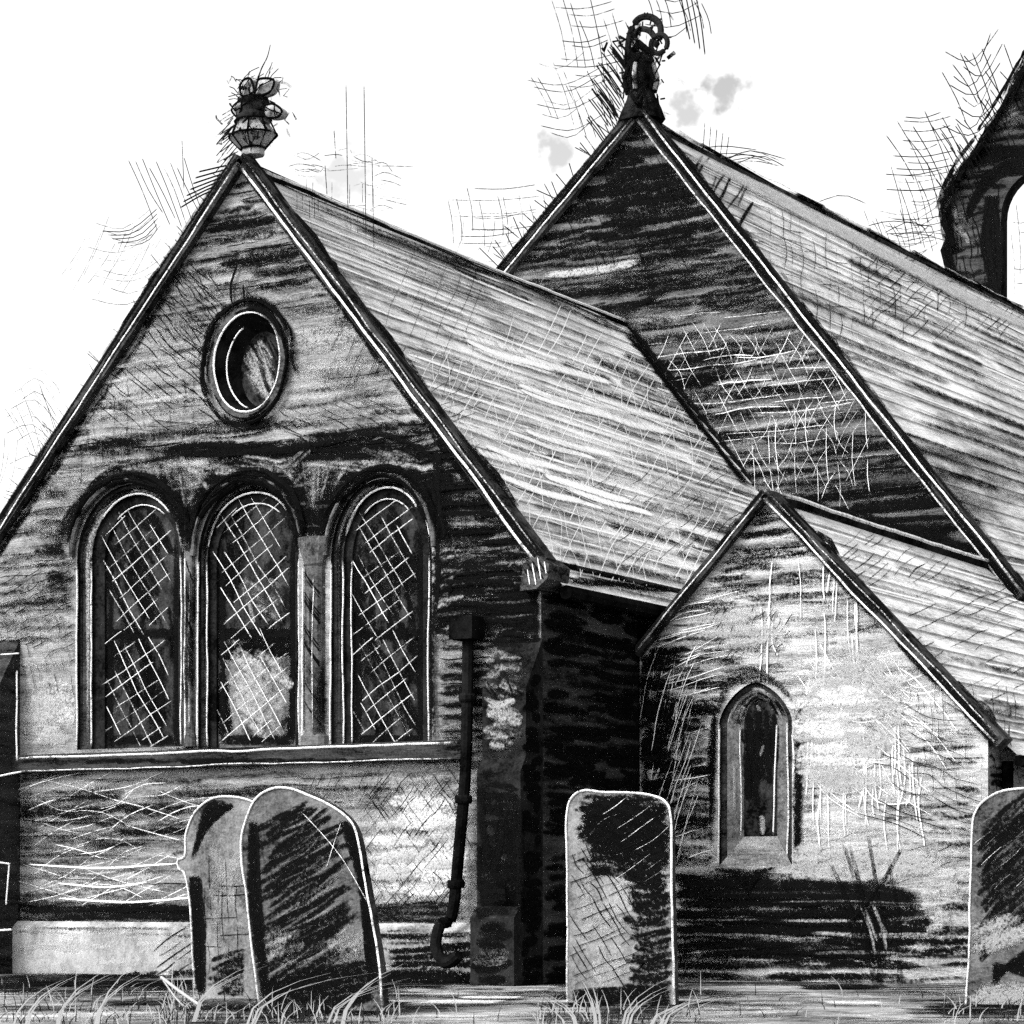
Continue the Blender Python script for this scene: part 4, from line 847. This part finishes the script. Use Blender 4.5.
for k in range(5): pen(YN + 3, [(705 + k * 6, 120 + k * 4), (703 + k * 6, 150), (700 + k * 6, 170)], 1.2, .5)
yw = YW - .3
grid(yw, 884, 108, 960, 190, 9, 9, 30, 1.3, .8, 4); grid(yw, 890, 160, 955, 245, 10, 10, 16, 1.1, .65, 3); grid(yw, 940, 42, 1010, 130, 8, 9, 26, 1.4, .85, 22)
for k in range(30): x = R.uniform(935, 990); y = R.uniform(130, 180) - (x - 935) * .9; pen(yw, [(x, y), (x + 10, y + 14), (x + 16, y + 26)], 1.3, R.uniform(.5, .9))
grid(yw, 860, 205, 950, 262, 14, 8, 12, 1, .55, 10); grid(YW + 2, 1008, 200, 1040, 300, 5, 4, 4, 1, .55, 3)
ho = h.build('pen_hatching'); tag(ho, 'fine black pen hatching strokes hanging in the white sky beside the gables and finials', 'hatching', None, 'stuff')

# ------------------------------------------------------------------ gravestones
def gravestone(outline, base, th, mat, label, marks, lean=0.0, chalk=None, side='coping_stone'):
    g0 = hz(*base, 0); y = g0.y
    root = bpy.data.objects.new('gravestone', None); COL.objects.link(root); root.location = (g0.x, y, 0)
    tag(root, label, 'gravestone', 'gravestones in the churchyard')
    sm = catmull(outline, len(outline) * 5)
    fr = [hy(a, b_, y) for a, b_ in sm]; fr = [V((p.x, y, max(-.25, p.z))) for p in fr]
    fr[0].z = -.2; fr[-1].z = -.2
    mb = MB(); bk = [p + V((0, th, 0)) for p in fr]
    mb.fill([fr], mat); mb.fill([bk], side); mb.loft([fr, bk], side)
    S = Surf(mb, V((0, y, 0)), NY, X, fr)
    marks(S)
    a, b_ = chalk or (0, len(fr)); edge_line(mb, [p + V((0, -.006, 0)) for p in fr[a:b_]], .0105, 'chalk', .95)  # chalk rim drawn as a bevel highlight
    mb.v = [(p[0] - g0.x, p[1] - y, p[2]) for p in mb.v]
    mb.build('slab', root)
    return root
def m1(S):
    for k in range(10): S.line([(192 + k, 860 - k * 5), (205 + k, 830 - k * 3), (226 + k, 808)], 9, 'charcoal', R.uniform(.7, 1.1))
    for k in range(7): S.line([(190 + k * 1.5, 875), (194 + k * 1.5, 930), (198 + k, 995)], 9, 'charcoal', 1.1)
    for k in range(12): S.line([(205 + R.uniform(0, 20), 960 + k * 3), (245, 950 + k * 4)], 8, 'charcoal', R.uniform(.6, 1.1))
    S.hatch((205, 850, 255, 960), 88, 7, 50, 1.1, 'ink', .7); S.hatch((205, 880, 255, 960), -2, 14, 40, 1.3, 'ink', .8)
    for k in range(12): x = R.uniform(210, 245); y = R.uniform(830, 920); S.line([(x, y), (x + 6, y + 40)], 16, 'pale_stroke', R.uniform(.3, .6))
gravestone([(197, 1018), (192, 930), (186, 878), (179, 868), (178, 860), (185, 855), (187, 832), (196, 812), (212, 799), (232, 797), (250, 800), (272, 812), (276, 850), (280, 930), (282, 1018)], (230, 1000), .08, 'slab_pale',
           'pale gravestone with a shouldered round top, half hidden behind the dark round topped one', m1)
def m2_(S):
    for k in range(30):
        y = 800 + k * 6; S.line([(255 + R.uniform(0, 20), y + 30), (300, y + 8), (345 + R.uniform(-15, 20), y - R.uniform(12, 26))], R.uniform(6, 12), 'charcoal', R.uniform(.8, 1.25), .4, 3)
    for k in range(20): y = 820 + k * 7; x = R.uniform(270, 310); S.line([(x, y + 12), (x + 30, y - 2), (x + R.uniform(40, 60), y - 20)], R.uniform(3, 7), 'pale_stroke', R.uniform(.25, .5))
    patch(S, 285, 945, 20, 16, 12, (12, 22), (.3, .6), -.4, 'pale_stroke', (14, 30)); patch(S, 345, 945, 16, 18, 12, (12, 22), (.3, .6), -.4, 'pale_stroke', (14, 30))
    for k in range(14): S.line([(255, 985 + k * 2), (300, 975 + k * 3), (375, 960 + k * 3)], 10, 'charcoal', R.uniform(.7, 1.1))
    for k in range(8): S.line([(340 + k * 2, 820), (360 + k, 880), (370 + k, 990)], 9, 'charcoal', 1.1); S.line([(250 + k, 820), (250 + k * 1.5, 900), (262 + k, 990)], 7, 'charcoal', .9)
    S.line([(300, 810), (340, 855), (372, 910)], 1.1, 'chalk', .5); S.line([(342, 820), (326, 870)], 1.0, 'chalk', .4)
gravestone([(262, 1024), (254, 960), (247, 900), (242, 860), (243, 830), (254, 802), (272, 789), (292, 788), (318, 798), (342, 813), (356, 832), (364, 870), (373, 920), (381, 970), (385, 1024)], (315, 1012), .07, 'slab_stone',
           'dark round topped gravestone leaning, streaked with slanting strokes', m2_)
def m3(S):
    for k in range(26): S.line([(572 + R.uniform(0, 25), 800 + k * 3), (620, 796 + k * 3.2), (668, 798 + k * 4)], R.uniform(7, 12), 'charcoal', R.uniform(.7, 1.15), .4, 4)
    for k in range(40): S.line([(574 + R.uniform(0, 20), 798 + R.uniform(0, 45)), (620, 800 + R.uniform(0, 60)), (670, 800 + R.uniform(0, 70))], R.uniform(8, 15), 'charcoal', R.uniform(.5, 1.0), .5, 4)
    for k in range(28): y = 850 + k * 5; S.line([(628 + R.uniform(-8, 16), y), (645, y + 4), (672, y - 2)], R.uniform(8, 13), 'charcoal', R.uniform(.7, 1.1), .4, 4)
    for k in range(10): S.line([(572, 992 + k * 3), (620, 990 + k * 3), (672, 990 + k * 3)], 9, 'charcoal', 1.1)
    for k in range(24): x = R.uniform(576, 622); y = R.uniform(850, 960); S.line([(x, y), (x + 8, y + 30)], R.uniform(12, 22), 'pale_stroke', R.uniform(.3, .7), .5, 3)
    S.hatch((570, 845, 640, 985), 58, 7, 40, 1.3, 'ink', .9); S.hatch((570, 845, 640, 985), -22, 9, 40, 1.2, 'ink', .8)
    S.hatch((600, 800, 670, 870), -35, 11, 40, .9, 'chalk', .35, 6)
gravestone([(568, 1028), (568, 950), (567, 880), (568, 815), (572, 799), (584, 792), (605, 793), (630, 793), (652, 795), (666, 802), (671, 820), (672, 880), (674, 950), (676, 1028)], (622, 1006), .06, 'slab_pale',
           'flat topped gravestone with rounded corners and a pale cross hatched patch', m3)
def m4(S):
    for k in range(26): y = 800 + k * 5; S.line([(975 + R.uniform(0, 10), y + 36), (1000, y + 16), (1040, y - 18)], R.uniform(6, 11), 'charcoal', R.uniform(.6, 1.1), .4, 3)
    for k in range(12): S.line([(992, 985 - k * 2), (1015, 960 + k), (1060, 930 + k * 5)], 8, 'charcoal', R.uniform(.7, 1.1))
    for k in range(12): patch(S, 995, 935, 20, 12, 3, (12, 20), (.3, .7), -.4, 'pale_stroke'); patch(S, 995, 995, 20, 9, 2, (12, 20), (.3, .7), -.2, 'pale_stroke')
    S.hatch((975, 820, 1040, 900), -42, 10, 40, 1.0, 'chalk', .3)
gravestone([(966, 1030), (968, 960), (971, 890), (972, 830), (977, 810), (990, 797), (1010, 789), (1045, 788), (1075, 792), (1090, 806), (1095, 830), (1096, 900), (1098, 1030)], (1030, 1008), .08, 'slab_stone',
           'gravestone cut by the right edge, dark with a pale lower part', m4)

# ------------------------------------------------------------------ ground, grass, weeds
g = MB(); N = 60; x0, y0, sz = -25, -26, 60
def gh(x, y): return .010 * mnoise.noise(V((x * .8, y * .8, 3)))
gv = lambda i, j: V((x0 + sz * i / N, y0 + sz * j / N, gh(x0 + sz * i / N, y0 + sz * j / N) if 0 < i < N and 0 < j < N else 0))
for i in range(N):
    for j in range(N): g.face([gv(i, j), gv(i + 1, j), gv(i + 1, j + 1), gv(i, j + 1)], 'earth')
F = 900; xa, xb, ya, yb2 = x0, x0 + sz, y0, y0 + sz
for q in (((-F, -F), (F, -F), (F, ya), (-F, ya)), ((-F, yb2), (F, yb2), (F, F), (-F, F)), ((-F, ya), (xa, ya), (xa, yb2), (-F, yb2)), ((xb, ya), (F, ya), (F, yb2), (xb, yb2))):
    g.face([V((a, b_, 0)) for a, b_ in q], 'earth')
SGd = Surf(g, V((0, 0, .012)), UP, RGT, [hz(a, b_) for a, b_ in ((-20, 960), (1044, 960), (1044, 1040), (-20, 1040))])
SGd.wf = 14
tg = blobs(.35, [(100, 984, 120, 9, .9), (100, 1003, 110, 5, .6), (620, 1000, 75, 16, 1.0), (470, 1008, 70, 14, -.6), (300, 1005, 90, 16, .9), (840, 988, 130, 6, .9), (830, 1012, 90, 8, -.4), (1000, 1010, 50, 12, .9), (470, 984, 90, 5, .8)])
for k in range(14): x = R.uniform(-20, 330); SGd.line([(x, 981 + R.uniform(-2, 8)), (x + 60, 980 + R.uniform(-2, 8)), (x + 140, 981 + R.uniform(-2, 8))], R.uniform(5, 9), 'charcoal', R.uniform(.7, 1.1), .4, 1)
SGd.courses(blobs(.0, [(90, 982, 150, 10, 1), (300, 1000, 110, 18, 1), (625, 1000, 85, 16, 1), (1000, 1005, 60, 14, 1)]), 974, 1026, -10, 1034, (4, 7), (60, 180), (6, 13), gain=1.2, bend=1, skip=.15)
SGd.courses(tg, 972, 1030, -10, 1034, (3, 6), (30, 130), (3, 8), gain=1.15, bend=1, skip=.15)
SGd.courses(blobs(.25, [(470, 1006, 80, 14, 1.0), (830, 1010, 110, 9, .9), (60, 1015, 90, 6, .6)]), 984, 1030, -10, 1034, (4, 6), (30, 110), (3, 8), 'wash', 1.0, 1)
tag(g.build('ground'), 'pale trodden churchyard ground in front of the church', 'ground', None, 'structure')
gr = MB()
def blade(p, h_, lean, w, mat):
    a = R.uniform(0, 2 * pi); d = RGT * lean * h_ + V((cos(a), sin(a), 0)) * .08 * h_
    pts = [p + d * (t * t) + UP * (h_ * (t - .25 * abs(lean) * t * t)) for t in (0, .3, .55, .8, 1)]
    side = RGT; L = [(q - side * w * (1 - t) * .5 - side * .001, q + side * w * (1 - t) * .5 + side * .001) for q, t in zip(pts, (0, .2, .45, .75, 1))]
    for (a0, a1), (b0, b1) in zip(L, L[1:]): gr.face([a0, a1, b1, b0], mat)
for k in range(760):
    c = R.random()
    if c < .30: px, py = R.uniform(-5, 190), R.uniform(985, 1030)
    elif c < .62: px, py = R.uniform(160, 400), R.gauss(1016, 8)
    elif c < .82: px, py = R.uniform(535, 700), R.gauss(1018, 8)
    elif c < .9: px, py = R.uniform(940, 1030), R.gauss(1016, 7)
    else: px, py = R.uniform(0, 1024), R.uniform(990, 1030)
    py = min(1045, max(985, py)); p = hz(px, py, 0); p.z = gh(p.x, p.y) - .01
    pale = R.random() < .30
    blade(p, R.uniform(.05, .20) * (1.15 if pale else .8), R.uniform(-.9, 1.3) if R.random() < .7 else R.uniform(-.3, .3), R.uniform(.004, .010), 'grass_pale' if pale else 'grass_dark')
for px, py, h_, l in ((200, 1022, .5, .9), (245, 1030, .55, 1.3), (330, 1026, .45, 1.2), (345, 1030, .5, .8), (650, 1030, .42, 1.5), (655, 1030, .36, 1.6), (628, 1030, .4, .9), (600, 1030, .35, -.3), (570, 1030, .3, -.9), (20, 1030, .4, .7), (60, 1030, .5, .9), (95, 1030, .45, .6)):
    for k in range(3): p = hz(px + R.uniform(-8, 8), py, 0); blade(p, h_ * R.uniform(.8, 1.1), l * R.uniform(.8, 1.1), .014, 'grass_pale')
tag(gr.build('grass'), 'rough pale and dark grass tufts along the foot of the gravestones', 'grass', None, 'stuff')
# fallen white stick
mb = MB(); a = hz(163, 1000, .05); c1 = hz(203, 1014, .04); c0 = V((a.x, a.y, .14)); mb.tube([V(p) for p in catmull([tuple(hy(161, 977, a.y)), tuple(hy(182, 993, a.y)), tuple(hy(204, 1008, a.y))], 8)], .012, 'grass_pale', 1, 7); mb.tube([V(p) for p in catmull([tuple(hy(163, 980, a.y)), tuple(hy(176, 998, a.y)), tuple(hy(190, 1012, a.y))], 8)], .007, 'grass_pale', 1, 6)
tag(mb.build('fallen_stick'), 'white forked stick leaning in the grass left of the pale gravestone', 'stick')
# weed by the vestry wall
wr = bpy.data.objects.new('weed_plant', None); COL.objects.link(wr); base = hz(865, 1000, 0); wr.location = base
tag(wr, 'dark straggly weed with forked stalks in front of the vestry wall', 'plant')
for top, bot in (((842, 838), (875, 990)), ((848, 840), (868, 960)), ((868, 832), (880, 990)), ((903, 846), (845, 930)), ((830, 862), (858, 950)), ((888, 858), (900, 990))):
    mb = MB(); pts = [hy(*q, base.y) for q in catmull([bot, ((bot[0] * .5 + top[0] * .5) + 5, (bot[1] + top[1]) / 2), top], 10)]
    pts = [p - base for p in pts]; mb.tube(pts, .028, 'charcoal', .55, 6, .5)
    mb.build('stalk', wr)

# ------------------------------------------------------------------ light and sky
w = bpy.data.worlds.new('World'); scene.world = w; w.use_nodes = True; nt = w.node_tree; nt.nodes.clear()
SUN = V((-.36, -.62, .70)).normalized()
el = math.asin(SUN.z); az = atan2(SUN.x, SUN.y)
sky = nt.nodes.new('ShaderNodeTexSky'); sky.sky_type = 'NISHITA'; sky.sun_disc = False; sky.sun_elevation = el; sky.sun_rotation = az; sky.dust_density = 4
bw = nt.nodes.new('ShaderNodeRGBToBW'); bg = nt.nodes.new('ShaderNodeBackground'); bg.inputs[1].default_value = 0.15; o = nt.nodes.new('ShaderNodeOutputWorld')
nt.links.new(sky.outputs[0], bw.inputs[0])
tc = nt.nodes.new('ShaderNodeTexCoord'); last = bw.outputs[0]
def wn(op, a, b_=None, c=None):
    m = nt.nodes.new('ShaderNodeMath'); m.operation = op
    for k, v in enumerate((a, b_, c)):
        if v is None: continue
        if isinstance(v, float): m.inputs[k].default_value = v
        else: nt.links.new(v, m.inputs[k])
    return m.outputs[0]
nz = nt.nodes.new('ShaderNodeTexNoise'); nz.inputs['Scale'].default_value = 150; nz.inputs['Detail'].default_value = 4; nt.links.new(tc.outputs['Generated'], nz.inputs['Vector'])
for cx, cy, r_, dp in ((722, 88, 26, .52), (690, 108, 22, .42), (560, 150, 24, .42), (605, 172, 22, .35), (345, 180, 34, .3)):     # small grey cloud wisps
    dv = nt.nodes.new('ShaderNodeVectorMath'); dv.operation = 'DISTANCE'; nt.links.new(tc.outputs['Generated'], dv.inputs[0]); dv.inputs[1].default_value = ray(cx, cy).normalized()
    rr = r_ / 2650.0; q = wn('MULTIPLY_ADD', nz.outputs['Fac'], rr * 2.4, dv.outputs['Value'])
    m = nt.nodes.new('ShaderNodeMapRange'); m.interpolation_type = 'SMOOTHSTEP'; nt.links.new(q, m.inputs[0]); m.inputs[1].default_value = rr * 1.5; m.inputs[2].default_value = rr * 2.2; m.inputs[3].default_value = 1 - dp * .85; m.inputs[4].default_value = 1
    last = wn('MULTIPLY', last, m.outputs[0])
nt.links.new(last, bg.inputs[0]); nt.links.new(bg.outputs[0], o.inputs[0])
ld = bpy.data.lights.new('sun', 'SUN'); ld.energy = 0.9; ld.angle = radians(12); ld.color = (1, 1, 1)
lo = bpy.data.objects.new('sun', ld); COL.objects.link(lo); lo.rotation_euler = SUN.to_track_quat('Z', 'Y').to_euler(); lo.location = (0, -20, 30)
vs = scene.view_settings; vs.view_transform = 'Standard'; vs.look = 'None'; vs.gamma = 1; vs.use_curve_mapping = False; vs.exposure = 1.75
cy = scene.cycles
cy.transparent_max_bounces = 64; cy.max_bounces = 4; cy.diffuse_bounces = 2; cy.use_denoising = False
